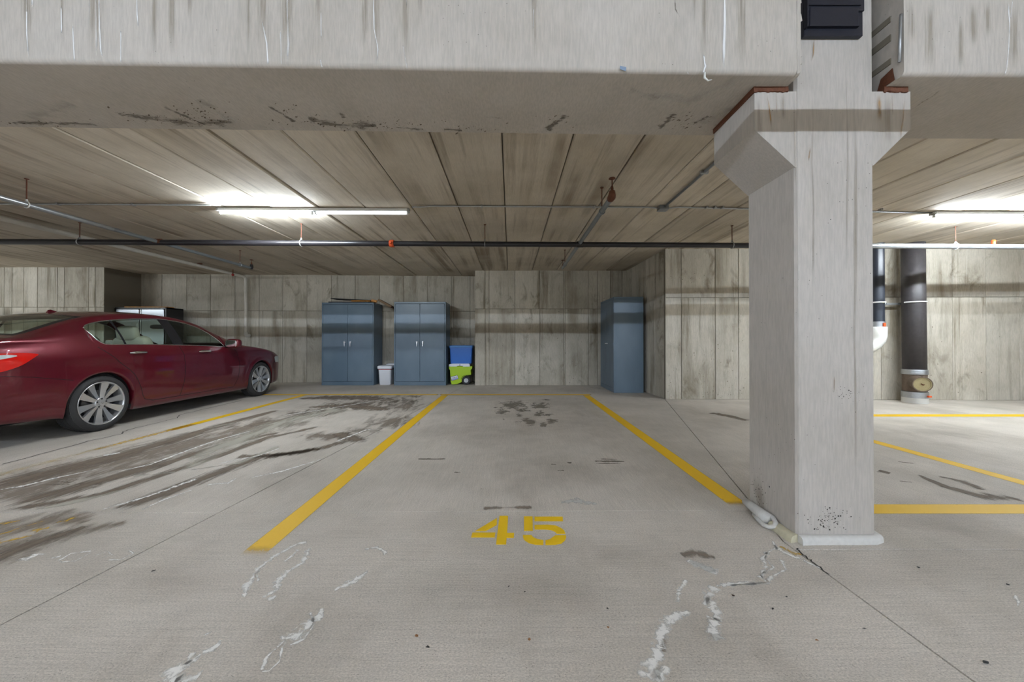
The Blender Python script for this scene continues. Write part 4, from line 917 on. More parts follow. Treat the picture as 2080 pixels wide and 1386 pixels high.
# garage cabinet behind the car
Yg = 8.58
xg = atf(233.0, Yg)
o = thing('garage_cabinet', 'black cabinet with two silver doors standing behind the maroon car', 'cabinet', (xg, Yg, 0))
wd_, dp_, hg = 1.19, 0.46, 1.835
blk = pm('black cabinet steel', (0.014,0.014,0.016), 0.35)
sil = pm('silver door', (0.50,0.53,0.56), 0.32, 0.55, var=0.1, bscale=3)
b = MB().bbox(0, 0.03, 0, dp_, 0.08, hg, 0.004).bbox(wd_-0.03, wd_, 0, dp_, 0.08, hg, 0.004).bbox(0, wd_, 0, dp_, hg-0.035, hg, 0.006).bbox(0, wd_, 0, dp_, 0.08, 0.13, 0.004).bbox(0.01, wd_-0.01, dp_-0.02, dp_, 0.1, hg-0.02, 0.003)
mk('body', b, blk, o, local=True)
for a, e, s in ((0.045, wd_/2-0.035, 0), (wd_/2+0.035, wd_-0.045, 1)):
    d = mk('door', MB().bbox(a, e, -0.016, 0.005, 0.14, hg-0.045, 0.006), sil, o, local=True, label='silver door')
    xx = e+0.004 if s == 0 else a-0.022
    mk('handle', MB().bbox(xx, xx+0.018, -0.03, -0.004, 0.2, hg-0.05, 0.004), M['chrome'], d, local=True, label='full height bright pull strip')
mk('door_gap', MB().box(wd_/2-0.035, wd_/2+0.035, -0.002, 0.004, 0.14, hg-0.045), blk, o, local=True)
for xx in (0.06, wd_-0.06):
    for yy in (0.06, dp_-0.06): mk('foot', MB().cyl((xx,yy,0),(xx,yy,0.08),0.022,n=10), blk, o, local=True)
board('flattened_box', 'orange carton sheet lying on top of the black and silver cabinet', 'carton', (xg+0.62, Yg+0.2, hg+0.013), (0.86,0.34,0.022), 0.02, 0.0, card_or)
board('flattened_box', 'thin orange strip at the right end of the black and silver cabinet top', 'carton', (xg+1.12, Yg+0.12, hg+0.0005+0.012), (0.12,0.18,0.02), 0.0, 0.0, card_or)

# ---- white tub, second white tub behind it
def tub(name, label, cat, x, y, w0, w1, d0, h, rim, mat, band=None, rz=0.0, lid=True):
    o = thing(name, label, cat, (x, y, 0), rz)
    def ring(w_, d_, z, r=0.04, n=4):
        pts = []
        for sx, sy, a0 in ((1,1,0),(-1,1,90),(-1,-1,180),(1,-1,270)):
            for i in range(n+1):
                a = math.radians(a0+90*i/n); pts.append((sx*(w_/2-r)+r*math.cos(a), sy*(d_/2-r)+r*math.sin(a), z))
        return pts
    def loft(rings):
        b = MB(); n = len(rings[0])
        for q in rings: b.v += q
        for i in range(len(rings)-1):
            for k in range(n): b.f.append((i*n+k, i*n+(k+1)%n, (i+1)*n+(k+1)%n, (i+1)*n+k))
        b.f += [tuple(reversed(range(n))), tuple(range((len(rings)-1)*n, len(rings)*n))]; return b
    mk('body', loft([ring(w0-0.02,d0-0.02,0.0), ring(w0,d0,0.012), ring(w1,d0+(w1-w0),h-0.02), ring(w1+0.01,d0+(w1-w0)+0.01,h-0.018), ring(w1+0.01,d0+(w1-w0)+0.01,h)]), mat, o, local=True, angle=40)
    if band: mk('band', loft([ring(w1+0.004,d0+(w1-w0)+0.004,h-0.07), ring(w1+0.006,d0+(w1-w0)+0.006,h-0.055)]), band, o, local=True, angle=40, label='thin red band')
    if lid:
        W, D = w1+0.045, d0+(w1-w0)+0.045
        mk('lid', loft([ring(W-0.004,D-0.004,h-0.045), ring(W,D,h-0.04), ring(W,D,h+0.004), ring(W-0.012,D-0.012,h+0.014), ring(W-0.06,D-0.06,h+0.03)]), mat, o, local=True, angle=40)
    return o, ring, loft
wh = pm('white plastic', (0.74,0.75,0.80), 0.4)
tub('storage_tub', 'white lidded plastic tub on the floor between the two left cabinets', 'tub', atf(785.8,9.02), 9.02, 0.27, 0.31, 0.30, 0.435, 0.02, wh, M['red'])
tub('storage_tub', 'second white lid tub mostly hidden behind the front white tub', 'tub', atf(797.5,9.34), 9.34, 0.20, 0.22, 0.18, 0.465, 0.02, wh)
# ---- green wheeled cooler with the blue tote on top
Yk = 8.93
xc0, xc1 = atf(912.6, Yk), atf(957, Yk)
lime = pm('lime green plastic', (0.40,0.60,0.005), 0.42)
o = thing('wheeled_cooler', 'lime green wheeled cooler with a white lid under the blue tote', 'cooler', ((xc0+xc1)/2, Yk, 0))
def ck(px, py, y=Yk): return hit(px, py, (0, y, 0), (0, 1, 0))
def cr(x, y): return (740+x/8.667, 680+y/8.667)
def ck2(x, y, yy=Yk): return ck(*cr(x, y), yy)
prof = [ck2(*p) for p in ((1490,575),(1900,575),(1898,612),(1870,640),(1880,720),(1800,730),(1745,760),(1715,820),(1712,850),(1640,885),(1540,895),(1525,860),(1508,640),(1490,620))]
zmin = min(p.z for p in prof); prof = [Vector((p.x, p.y, p.z-zmin+0.004)) for p in prof]
mk('body', MB().prism(prof, (0,0.36,0)), lime, o)
lidp = [ck2(*p) for p in ((1490,540),(1560,527),(1840,527),(1858,545),(1858,578),(1735,580),(1735,566),(1632,566),(1632,578),(1490,578))]
lidp = [Vector((p.x, p.y-0.008, p.z-zmin+0.004)) for p in lidp]
ztop_lid = max(p.z for p in lidp)
mk('lid', MB().prism(lidp, (0,0.37,0)), wh, o, label='white lid')
lc = ck2(1683, 550); mk('latch', MB().lathe([(0,0.012),(0.006,0.012),(0.008,0.008)], (lc.x, Yk-0.008, lc.z-zmin+0.004), (0,-1,0), 10), M['crack'], o)
wc_ = ck2(1795, 825); zr = 0.105
wob = mk('wheel', MB().lathe([(0,0.05),(0,0.092),(0.01,0.104),(0.05,0.104),(0.06,0.092),(0.06,0.05)], (wc_.x, Yk-0.02, 0.105), (0,1,0), 24), pm('black rubber', (0.02,0.02,0.024), 0.7), o, angle=40)
b = MB().lathe([(-0.006,0.038),(-0.006,0.052),(0.01,0.052),(0.01,0.038),(-0.006,0.038)], (wc_.x, Yk-0.02, 0.105), (0,1,0), 24)
for i in range(5):
    a = 2*PI*i/5; u = Vector((math.cos(a),0,math.sin(a))); s_ = Vector((-math.sin(a),0,math.cos(a))); c_ = Vector((wc_.x, Yk-0.028, 0.105))
    b.prism([c_+u*0.0-s_*0.010, c_+u*0.042-s_*0.006, c_+u*0.042+s_*0.006, c_+s_*0.010], (0,0.006,0))
mk('hub', b, wh, wob, angle=40)
mk('wheel_disc', MB().cyl((wc_.x,Yk-0.008,0.105),(wc_.x,Yk+0.03,0.105),0.051,n=20), M['crack'], wob)
mk('wheel_arch', MB().tube([Vector((wc_.x+0.125*math.cos(t), Yk-0.012, 0.105+0.125*math.sin(t))) for t in [math.radians(60+12*i) for i in range(10)]], 0.006, 6), pm('dark green plastic', (0.12,0.2,0.01), 0.5), o, smooth=True)
pq = [ck2(*p) for p in ((1520,760),(1640,730),(1658,795),(1540,828))]; pq = [Vector((p.x, Yk-0.006, p.z-zmin+0.004)) for p in pq]
pl = mk('small_plate', MB().prism(pq, (0,0.005,0)), pm('white plate', (0.75,0.77,0.82), 0.4), o, label='small white and blue plate')
u = (pq[1]-pq[0]); v = (pq[3]-pq[0])
def on_pl(a, c): return pq[0]+u*a+v*c+Vector((0,-0.001,0))
mk('plate_band', MB().prism([on_pl(.04,.62),on_pl(.96,.62),on_pl(.96,.95),on_pl(.04,.95)], (0,-0.001,0)), pm('lilac print', (0.33,0.33,0.66), 0.5), pl)
b = MB()
for a, e in ((.22,.30),(.38,.42),(.46,.49),(.54,.62),(.74,.82)): b.prism([on_pl(a,.28),on_pl(e,.28),on_pl(e,.55),on_pl(a,.55)], (0,-0.001,0))
mk('plate_print', b, pm('dark print', (0.10,0.12,0.2), 0.5), pl)
mk('frame', MB().tube([pq[0],pq[1],pq[2],pq[3],pq[0]], 0.004, 5), M['crack'], pl)
o.location = o.location
# handle rod at the right
mk('handle_rod', MB().cyl((xc1+0.03,Yk+0.2,0.06),(xc1+0.03,Yk+0.2,0.33),0.01,n=8), M['crack'], o)
blue = pm('blue translucent plastic', (0.05,0.17,0.56), 0.32)
o = thing('storage_tote', 'blue plastic tote turned upside down on top of the green cooler', 'tote', (0,0,0))
tx = (ck2(1510,400).x+ck2(1890,400).x)/2; o.location = (tx, Yk+0.19, ztop_lid)
hh = ck2(1700,205).z-ck2(1700,525).z
def ring2(w_, d_, z, r=0.035, n=4):
    pts = []
    for sx, sy, a0 in ((1,1,0),(-1,1,90),(-1,-1,180),(1,-1,270)):
        for i in range(n+1):
            a = math.radians(a0+90*i/n); pts.append((sx*(w_/2-r)+r*math.cos(a), sy*(d_/2-r)+r*math.sin(a), z))
    return pts
def loft2(rings):
    b = MB(); n = len(rings[0])
    for q in rings: b.v += q
    for i in range(len(rings)-1):
        for k in range(n): b.f.append((i*n+k, i*n+(k+1)%n, (i+1)*n+(k+1)%n, (i+1)*n+k))
    b.f += [tuple(reversed(range(n))), tuple(range((len(rings)-1)*n, len(rings)*n))]; return b
mk('body', loft2([ring2(0.50,0.34,0.0), ring2(0.515,0.35,0.012), ring2(0.545,0.375,hh-0.075), ring2(0.56,0.39,hh-0.07), ring2(0.56,0.39,hh-0.055)]), blue, o, local=True, angle=40)
mk('lid', loft2([ring2(0.572,0.40,hh-0.054), ring2(0.578,0.406,hh-0.045), ring2(0.578,0.406,hh-0.015), ring2(0.562,0.39,hh), ring2(0.53,0.36,hh)]), pm('blue lid plastic', (0.055,0.20,0.50), 0.35), o, local=True, angle=40)

# ================================================================ THE CAR
def curve(tab):
    """smooth monotone interpolation through (s, value) pairs"""
    n = len(tab); X = [t[0] for t in tab]; Y = [t[1] for t in tab]
    d = [(Y[i+1]-Y[i])/(X[i+1]-X[i]) for i in range(n-1)]; m = [d[0]] + [0]*(n-2) + [d[-1]]
    for i in range(1, n-1):
        m[i] = 0 if d[i-1]*d[i] <= 0 else 2*d[i-1]*d[i]/(d[i-1]+d[i])*0.999
        if d[i-1]*d[i] > 0:
            w1 = 2*(X[i+1]-X[i])+(X[i]-X[i-1]); w2 = (X[i+1]-X[i])+2*(X[i]-X[i-1]); m[i] = (w1+w2)/(w1/d[i-1]+w2/d[i])
    def f(x):
        if x <= X[0]: return Y[0]
        if x >= X[-1]: return Y[-1]
        i = max(k for k in range(n-1) if X[k] <= x); h = X[i+1]-X[i]; t = (x-X[i])/h
        return (1+2*t)*(1-t)**2*Y[i] + t*(1-t)**2*h*m[i] + t*t*(3-2*t)*Y[i+1] + t*t*(t-1)*h*m[i+1]
    return f
WB = 2.757; RA, FA = 0.0, WB; RW = 0.327; AR = 0.362
S0, S1 = -1.06, 3.56
Lz = curve([(0.15,.865),(.20,.885),(.28,.903),(.42,.918),(.55,.925),(.66,.926),(.74,.917),(.79,.911),(.83,.917),(.87,.914),(.92,.900),(.98,.878),(1.04,.850),(1.10,.82)])
Tw = curve([(S0,.845),(-.92,.905),(-.75,.95),(-.5,.98),(-.2,.997),(.2,1.0),(2.3,1.0),(2.7,.993),(3.0,.975),(3.25,.925),(3.42,.86),(S1,.74)])
zB = curve([(S0,.93),(-.95,.985),(-.75,1.012),(-.55,1.022),(-.3,1.03),(-.1,1.03),(.06,1.012),(.5,1.002),(1.0,.990),(1.5,.972),(1.85,.955),(2.2,.942),(2.5,.918),(2.8,.882),(3.1,.832),(3.35,.765),(S1,.66)])
zR = curve([(S0,.985),(-.95,1.045),(-.8,1.075),(-.62,1.095),(-.45,1.135),(-.3,1.195),(-.1,1.275),(.1,1.338),(.3,1.381),(.6,1.415),(.9,1.425),(1.2,1.408),(1.5,1.345),(1.8,1.225),(2.0,1.128),(2.2,1.035),(2.35,.985),(2.55,.955),(2.8,.922),(3.1,.872),(3.35,.800),(S1,.685)])
yR = curve([(S0,.72),(-.75,.74),(-.5,.72),(-.3,.69),(0,.635),(.4,.59),(1.0,.575),(1.4,.60),(1.7,.645),(2.0,.70),(2.3,.76),(2.6,.79),(3.0,.76),(3.3,.68),(S1,.56)])
zC = curve([(S0,.995),(-.95,1.062),(-.8,1.095),(-.65,1.112),(-.5,1.15),(-.3,1.235),(0,1.35),(.3,1.425),(.6,1.458),(.85,1.466),(1.15,1.456),(1.45,1.405),(1.75,1.295),(2.05,1.15),(2.3,1.035),(2.45,1.0),(2.8,.968),(3.1,.918),(3.35,.845),(S1,.73)])
bow = curve([(S0,-.11),(-.75,-.07),(-.45,-.10),(-.1,-.06),(.3,0),(1.2,0),(1.6,.07),(2.3,.12),(2.8,.12),(3.3,.15),(S1,.19)])
zLoD = curve([(-.035,1.195),(-.015,1.13),(.015,1.06),(.06,1.022),(.12,1.014),(.5,1.010),(1.0,.998),(1.5,.980),(1.86,.960)])
zHiD = curve([(-.035,1.205),(.0,1.235),(.08,1.268),(.25,1.308),(.45,1.334),(.75,1.362),(1.0,1.370),(1.25,1.350),(1.45,1.302),(1.62,1.222),(1.76,1.105),(1.86,.972)])
DLO0, DLO1 = -.035, 1.86
zbase = curve([(S0,.275),(-.7,.25),(-.4,.23),(-.3,.20),(.3,.185),(2.4,.185),(3.1,.20),(3.3,.215),(S1,.235)])
def z0f(s):
    z = zbase(s)
    for a in (RA, FA):
        if abs(s-a) < AR: z = max(z, 0.325+math.sqrt(AR*AR-(s-a)**2)*0.995)
    return z
NL, NG1, NG2, NG3, NR = 16, 2, 7, 3, 12
def column_pts(s):
    """points from sill to centre line at station s: (lateral, along, z)"""
    P = []; z0 = z0f(s); zb = zB(s); T = Tw(s); flare = 0.0
    for a in (RA, FA): flare = max(flare, max(0, 1-abs(math.hypot(s-a, 0))/0.52))
    for i in range(NL+1):
        z = z0+(zb-z0)*i/NL
        y = Lz(z)*T
        for a in (RA, FA):
            d = math.hypot(s-a, z-0.325)
            if d < AR+0.07: y += 0.010*max(0, 1-max(0, d-AR)/0.07)
        P.append((y, s, z))
    yb = P[-1][0]; zr = zR(s); yr = yR(s)
    green = max(0, min(1, (zr-zb-0.1)/0.2)); bo = 0.030*(1-green)+0.024*green
    def G_(q): return (yb+(yr-yb)*(q**(1.0)) + bo*math.sin(PI*q), zb+(zr-zb)*q + (0.012*(1-green))*math.sin(PI*q))
    if DLO0 <= s <= DLO1:
        q0 = (zLoD(s)-zb)/(zr-zb); q1 = max(q0+0.004, (zHiD(s)-zb)/(zr-zb)); q0 = max(0.01, q0)
    else: q0, q1 = 0.16, 0.8
    qs = [q0*(i+1)/NG1 for i in range(NG1)] + [q0+(q1-q0)*(i+1)/NG2 for i in range(NG2)] + [q1+(1-q1)*(i+1)/NG3 for i in range(NG3)]
    for q_ in qs: y, z = G_(q_); P.append((y, s, z))
    zc_ = zC(s); y_r, z_r = P[-1][0], P[-1][2]
    for i in range(1, NR+1):
        y = y_r*(1-i/NR); P.append((y, s, zc_-(zc_-z_r)*(y/y_r)**2.2))
    B = bow(s)
    return [(y, s + B*(1-min(1, y/.925)**2), z) for y, s_, z in P]
CARX, CARY = -5.695, 4.344
car = thing('car', 'maroon four-door sedan parked nose to the wall on the left', 'car', (CARX, CARY+WB/2, 0))
def cw(p): return (CARX+p[0], CARY+p[1], p[2])
st = set([round(S0+0.026*i, 4) for i in range(int((S1-S0)/0.026)+1)] + [S1])
for a in (RA, FA):
    for k in range(0, 13):
        t = PI*k/12; st.add(round(a-AR*math.cos(t)*0.9999, 4))
    st.add(a-AR-0.003); st.add(a+AR+0.003)
for x in (DLO0, DLO1, DLO0+0.008, DLO1-0.008, 0.285, 0.312, 0.95, 1.115): st.add(x)
st = sorted(st); st = [x for i, x in enumerate(st) if i == 0 or x-st[i-1] > 0.0025]
cols = [column_pts(s) for s in st]; NP = len(cols[0])
jB = NL; jLo = NL+NG1; jHi = jLo+NG2; jR = jHi+NG3
def surf(s, z):
    """point on the right side at height z (below the belt)"""
    y = Lz(z)*Tw(s)
    for a in (RA, FA):
        d = math.hypot(s-a, z-0.325)
        if d < AR+0.07: y += 0.010*max(0, 1-max(0, d-AR)/0.07)
    return Vector((y, s+bow(s)*(1-min(1, y/.925)**2), z))
def door_of(s, z):
    # rear door: rear cut is a diagonal round the arch, front cut near-vertical
    if z < 0.262: return None
    pts = [(0.262,.62),(0.30,.50),(0.45,.44),(0.62,.36),(0.80,.18),(0.93,.04),(1.02,-.06),(1.1,-.1),(1.3,.1),(1.5,.2)]
    rear = curve(pts)(z)
    mid = curve([(0.262,1.02),(0.5,1.075),(0.75,1.09),(0.95,1.04),(1.0,1.02),(1.5,1.06)])(z)
    front = curve([(0.262,2.05),(0.4,2.14),(0.6,2.17),(0.85,2.12),(0.95,2.02),(1.5,1.9)])(z)
    if rear < s < mid: return 'rear_door'
    if mid < s < front: return 'front_door'
    return None
groups = {}
def put(key, q):
    groups.setdefault(key, []).append(q)
for i in range(len(st)-1):
    sm = (st[i]+st[i+1])/2
    for j in range(NP-1):
        c4 = [cols[i][j], cols[i+1][j], cols[i+1][j+1], cols[i][j+1]]
        ym = sum(p[0] for p in c4)/4; zm = sum(p[2] for p in c4)/4; xm_ = sum(p[1] for p in c4)/4
        key = 'body'
        if j < jB:
            key = door_of(sm, zm) or 'body'
        elif j < jLo: key = (door_of(sm, zm) if DLO0 < sm < DLO1 else None) or 'body'
        elif j < jHi:
            if DLO0 < sm < DLO1:
                if sm < 0.285: key = 'quarter_glass'
                elif sm < 0.312: key = 'trim'
                elif sm < 0.95: key = 'rear_door_glass'
                elif sm < 1.115: key = 'pillar'
                else: key = 'front_door_glass'
        elif j >= jR:
            yr = yR(sm); f = ym/yr
            if 1.42 < sm < 2.34 and f < 0.955: key = 'windscreen'
            elif -0.56 < sm < 0.10 and f < 0.93:
                e = 0.0
                key = 'rear_window' if (-0.52 < sm < 0.05 and f < 0.87) else 'window_frit'
            elif sm >= 2.42 and f < 0.99: key = 'hood'
            elif sm <= -0.60 and f < 0.99: key = 'trunk_lid'
        put(key, (i, j))
paint_m = None
def carpaint():
    m, nt, b = newmat('maroon metallic paint'); q = NT(nt)
    fl = q.noise(q.pos(), 900.0, 2)
    base = q.mix(q.ramp(fl, 0.35, 0.65), (0.095,0.002,0.010), (0.155,0.005,0.018))
    dust = q.ramp(q.noise(q.pos(), 2.2, 6, 0.7), 0.55, 0.8)
    base = q.mix(q.math('MULTIPLY', dust, 0.05), base, (0.25,0.2,0.19))
    q.L(base, b.inputs['Base Color']); b.inputs['Metallic'].default_value = 0.45; b.inputs['Roughness'].default_value = 0.34
    b.inputs['Coat Weight'].default_value = 1.0; b.inputs['Coat Roughness'].default_value = 0.035
    return m
PAINT = carpaint()
def glassmat(name, tint, refl=0.9, dark=0.0):
    m = bpy.data.materials.new(name); m.use_nodes = True; nt = m.node_tree; nt.nodes.clear()
    out = nt.nodes.new('ShaderNodeOutputMaterial'); mx = nt.nodes.new('ShaderNodeMixShader'); tr = nt.nodes.new('ShaderNodeBsdfTransparent'); gl = nt.nodes.new('ShaderNodeBsdfGlossy')
    tr.inputs[0].default_value = (*tint, 1); gl.inputs[0].default_value = (refl, refl, refl, 1); gl.inputs['Roughness'].default_value = 0.02
    lw = nt.nodes.new('ShaderNodeLayerWeight'); lw.inputs[0].default_value = 0.5; q_ = NT(nt)
    fr_ = q_.math('ADD', 0.045, q_.math('MULTIPLY', 0.9, q_.math('POWER', lw.outputs['Facing'], 4.5)))
    nt.links.new(fr_, mx.inputs[0]); nt.links.new(tr.outputs[0], mx.inputs[1]); nt.links.new(gl.outputs[0], mx.inputs[2]); nt.links.new(mx.outputs[0], out.inputs[0])
    return m
GL = glassmat('green tinted glass', (0.74,0.82,0.77)); GLW = glassmat('pale green glass', (0.82,0.90,0.84))
BLK = pm('black trim', (0.012,0.012,0.015), 0.25); DARK = pm('dark underbody', (0.012,0.012,0.013), 0.85); CRM = pm('bright trim', (0.75,0.76,0.78), 0.15, 1.0)
gmat = {'body': PAINT, 'rear_door': PAINT, 'front_door': PAINT, 'hood': PAINT, 'trunk_lid': PAINT, 'pillar': BLK, 'trim': BLK, 'quarter_glass': GL, 'rear_door_glass': GL, 'front_door_glass': GL,
        'windscreen': GLW, 'rear_window': GLW, 'window_frit': BLK}
plain = {'pillar': 'door_pillar', 'trim': 'glass_divider', 'rear_door_glass': 'side_window', 'front_door_glass': 'side_window', 'quarter_glass': 'quarter_window', 'window_frit': 'window_border', 'front_door': 'door', 'rear_door': 'door', 'windscreen': 'windscreen'}
def emit(key, faces, sides, parent=None, extra=None):
    b = MB()
    for sd in sides:
        idx = {}
        def vi(i, j):
            if (i, j) not in idx:
                x, y, z = cols[i][j]
                if sd < 0 and j == NP-1: pass
                idx[(i, j)] = len(b.v); b.v.append(cw((x*sd, y, z)))
            return idx[(i, j)]
        for (i, j) in faces:
            q_ = [vi(i,j), vi(i+1,j), vi(i+1,j+1), vi(i,j+1)]
            b.f.append(tuple(q_ if sd > 0 else reversed(q_)))
    if extra: extra(b)
    nm = plain.get(key, key)
    o = mk(nm, b, gmat[key], parent or car, smooth=True, recalc=False)
    me = o.data
    import bmesh
    bm = bmesh.new(); bm.from_mesh(me); bmesh.ops.remove_doubles(bm, verts=bm.verts, dist=0.0004); bm.to_mesh(me); bm.free()
    me.polygons.foreach_set('use_smooth', [True]*len(me.polygons))
    return o
def body_extra(b):
    # inward lip all along the sill and arches, and the two closed ends
    for sd in (1, -1):
        for i in range(len(st)-1):
            p, q_ = cols[i][0], cols[i+1][0]
            n = len(b.v); b.v += [cw((p[0]*sd,p[1],p[2])), cw((q_[0]*sd,q_[1],q_[2])), cw(((q_[0]-.07)*sd,q_[1],q_[2]+.004)), cw(((p[0]-.07)*sd,p[1],p[2]+.004))]
            b.f.append((n, n+1, n+2, n+3) if sd < 0 else (n+3, n+2, n+1, n))
        for e, dirn in ((0, -1), (len(st)-1, 1)):
            K = 10; Z = [cols[e][j] for j in range(NP)]; zmax = Z[-1][2]
            rows = [(0.0, 0)]
            prev = None
            zs_ = [Z[j] for j in range(0, jR+1)]
            for p in zs_:
                row = []
                s_ = st[e]; B = bow(s_)
                zz = p[2]
                for k in range(K+1):
                    y = p[0]*(1-k/K)
                    zk_ = zz + (zmax-Z[jR][2])*((zz-Z[0][2])/(Z[jR][2]-Z[0][2]))*(1-(y/p[0])**2)*1.0 if p[0] > 0 else zz
                    bul = 0.05*math.sin(PI*min(1, max(0, (zz-Z[0][2])/(Z[jR][2]-Z[0][2]))))*math.sin(PI/2*k/K*1.0)
                    row.append(cw((y*sd, s_+B*(1-min(1, y/.925)**2)+dirn*bul, zk_)))
                n = len(b.v); b.v += row
                if prev is not None:
                    for k in range(K):
                        f = (prev+k, prev+k+1, n+k+1, n+k); b.f.append(f if (sd*dirn) < 0 else tuple(reversed(f)))
                prev = n
emit('body', groups['body'], (1, -1), extra=body_extra)
for kk in ('hood', 'trunk_lid', 'windscreen', 'rear_window', 'window_frit'): emit(kk, groups[kk], (1, -1))
doors = {}
for kk in ('rear_door', 'front_door'):
    for sd in (1, -1): doors[(kk, sd)] = emit(kk, groups[kk], (sd,))
for kk, pr in (('rear_door_glass', 'rear_door'), ('front_door_glass', 'front_door')):
    for sd in (1, -1): emit(kk, groups[kk], (sd,), doors[(pr, sd)])
for kk in ('quarter_glass', 'pillar', 'trim'):
    for sd in (1, -1): emit(kk, groups[kk], (sd,))
# seams, drawn as thin dark grooves following the surface
def strip_on(name, pts, w_, mat, parent, lift=0.0012, sides=(1, -1), close=False, r=None):
    for sd in sides:
        b = MB()
        P = [Vector(cw((p[0]*sd, p[1], p[2]))) for p in pts]
        if r: b.tube([p+Vector((lift*sd,0,0)) for p in P], r, 6)
        else:
            for i, p in enumerate(P):
                t = (P[min(i+1,len(P)-1)]-P[max(i-1,0)]).normalized(); n = Vector((sd,0,0)); s_ = n.cross(t).normalized()*w_/2
                b.v += [tuple(p+n*lift-s_), tuple(p+n*lift+s_)]
            for i in range(len(P)-1): b.f.append((2*i, 2*i+1, 2*i+3, 2*i+2))
        mk(name, b, mat, parent, smooth=bool(r), recalc=bool(r))
def sidepath(pts, n=6):
    out = []
    for i in range(len(pts)-1):
        for k in range(n):
            t = k/n; out.append(surf(pts[i][0]*(1-t)+pts[i+1][0]*t, pts[i][1]*(1-t)+pts[i+1][1]*t))
    out.append(surf(*pts[-1])); return out
cr_ = curve([(0.262,.62),(0.30,.50),(0.45,.44),(0.62,.36),(0.80,.18),(0.93,.04),(1.02,-.06)])
seamm = pm('door gap', (0.006,0.004,0.005), 0.8)
strip_on('door_seam', sidepath([(cr_(z), z) for z in (0.262,0.28,0.30,0.36,0.45,0.55,0.62,0.7,0.8,0.87,0.93,0.985)], 3), 0.007, seamm, car)
mid_ = curve([(0.262,1.02),(0.5,1.075),(0.75,1.09),(0.95,1.04),(1.0,1.02)])
strip_on('door_seam', sidepath([(mid_(z), z) for z in (0.262,0.35,0.45,0.55,0.65,0.75,0.85,0.95,0.985)], 3), 0.007, seamm, car)
fr2 = curve([(0.262,2.05),(0.4,2.14),(0.6,2.17),(0.85,2.12),(0.95,2.02)])
strip_on('door_seam', sidepath([(fr2(z), z) for z in (0.262,0.3,0.4,0.5,0.6,0.7,0.85,0.92)], 3), 0.007, seamm, car)
strip_on('door_seam', sidepath([(0.62,0.262),(1.0,0.262),(1.5,0.262),(2.05,0.262)], 8), 0.006, seamm, car)
strip_on('bumper_seam', sidepath([(-.30,.625),(-.45,.655),(-.62,.69),(-.80,.715),(-1.04,.73)], 6), 0.005, seamm, car)
strip_on('bumper_seam', sidepath([(3.11,.52),(3.15,.62),(3.3,.66)], 6), 0.005, seamm, car)
0 and strip_on('sill_trim', sidepath([(0.42,0.205),(1.2,0.200),(2.36,0.200)], 12), 0.022, BLK, car)
# window surround in bright trim
def gpt(i, j): return Vector(cols[i][j])
ii = [i for i in range(len(st)) if DLO0 <= st[i] <= DLO1]
strip_on('window_trim', [gpt(i, jHi) for i in ii], 0, CRM, car, 0.002, r=0.0065)
strip_on('window_trim', [gpt(i, jLo) for i in ii], 0, CRM, car, 0.002, r=0.0060)
# wheel arches (dark liners)
for a in (RA, FA):
    for sd in (1, -1):
        b = MB(); N = 18
        for k in range(N+1):
            t = -0.35+(PI+0.70)*k/N; c_, s_ = math.cos(t)*(AR+0.004), math.sin(t)*(AR+0.004)
            b.v += [cw((0.60*sd, a+c_, 0.325+s_)), cw((0.875*sd*(Tw(a) if a > 1 else 1), a+c_, 0.325+s_))]
        for k in range(N): b.f.append((2*k, 2*k+1, 2*k+3, 2*k+2))
        b.v.append(cw((0.60*sd, a, 0.325))); c0 = len(b.v)-1
        for k in range(N): b.f.append((2*k, 2*k+2, c0))
        mk('arch_liner', b, DARK, car, recalc=False)
b = MB(); 
def CB(x0,x1,y0,y1,z0,z1): b.box(CARX+x0,CARX+x1,CARY+y0,CARY+y1,z0,z1)
CB(-.60,.60,-.98,3.45,.20,.30); CB(-.86,.86,.40,2.34,.19,.29); CB(-.78,.78,-.98,-.42,.26,.36); CB(-.75,.75,3.17,3.42,.22,.34)
mk('underbody', b, DARK, car)
b = MB().cyl((CARX-0.42,CARY-1.13,.24),(CARX-0.42,CARY-0.9,.24),0.035,n=12)
b.cyl((CARX+0.42,CARY-1.13,.24),(CARX+0.42,CARY-0.9,.24),0.035,n=12); mk('exhaust', b, CRM, car, smooth=True)
# ---- interior
CREAM = pm('cream leather', (0.52,0.48,0.39), 0.55); GREY = pm('dark cabin plastic', (0.035,0.035,0.037), 0.7); LIN = pm('pale headliner', (0.42,0.40,0.35), 0.9)
b = MB(); CB(-.80,.80,-.4,2.5,.29,.33); CB(.76,.80,0.0,2.2,.33,.95); CB(-.80,-.76,0.0,2.2,.33,.95); CB(-.75,.75,1.95,2.30,.45,.95); CB(-.68,.68,-.62,-.02,.99,1.01); CB(-.78,.78,-.5,-.42,.3,1.0); CB(-.78,.78,2.30,2.34,.3,.95); CB(-.12,.12,.6,1.9,.33,.62)
mk('cabin', b, GREY, car)
ins = [i for i in range(len(st)) if 0.10 <= st[i] <= 1.42]; b = MB()
for sd in (1, -1):
    for a_ in range(len(ins)-1):
        for j in range(jHi+1, NP-1):
            n = len(b.v)
            for (i_, j_) in ((ins[a_],j),(ins[a_+1],j),(ins[a_+1],j+1),(ins[a_],j+1)):
                p = cols[i_][j_]; b.v.append(cw((p[0]*sd*0.965, p[1], p[2]-0.022)))
            b.f.append((n, n+1, n+2, n+3))
mk('headliner', b, LIN, car, recalc=False, smooth=True)
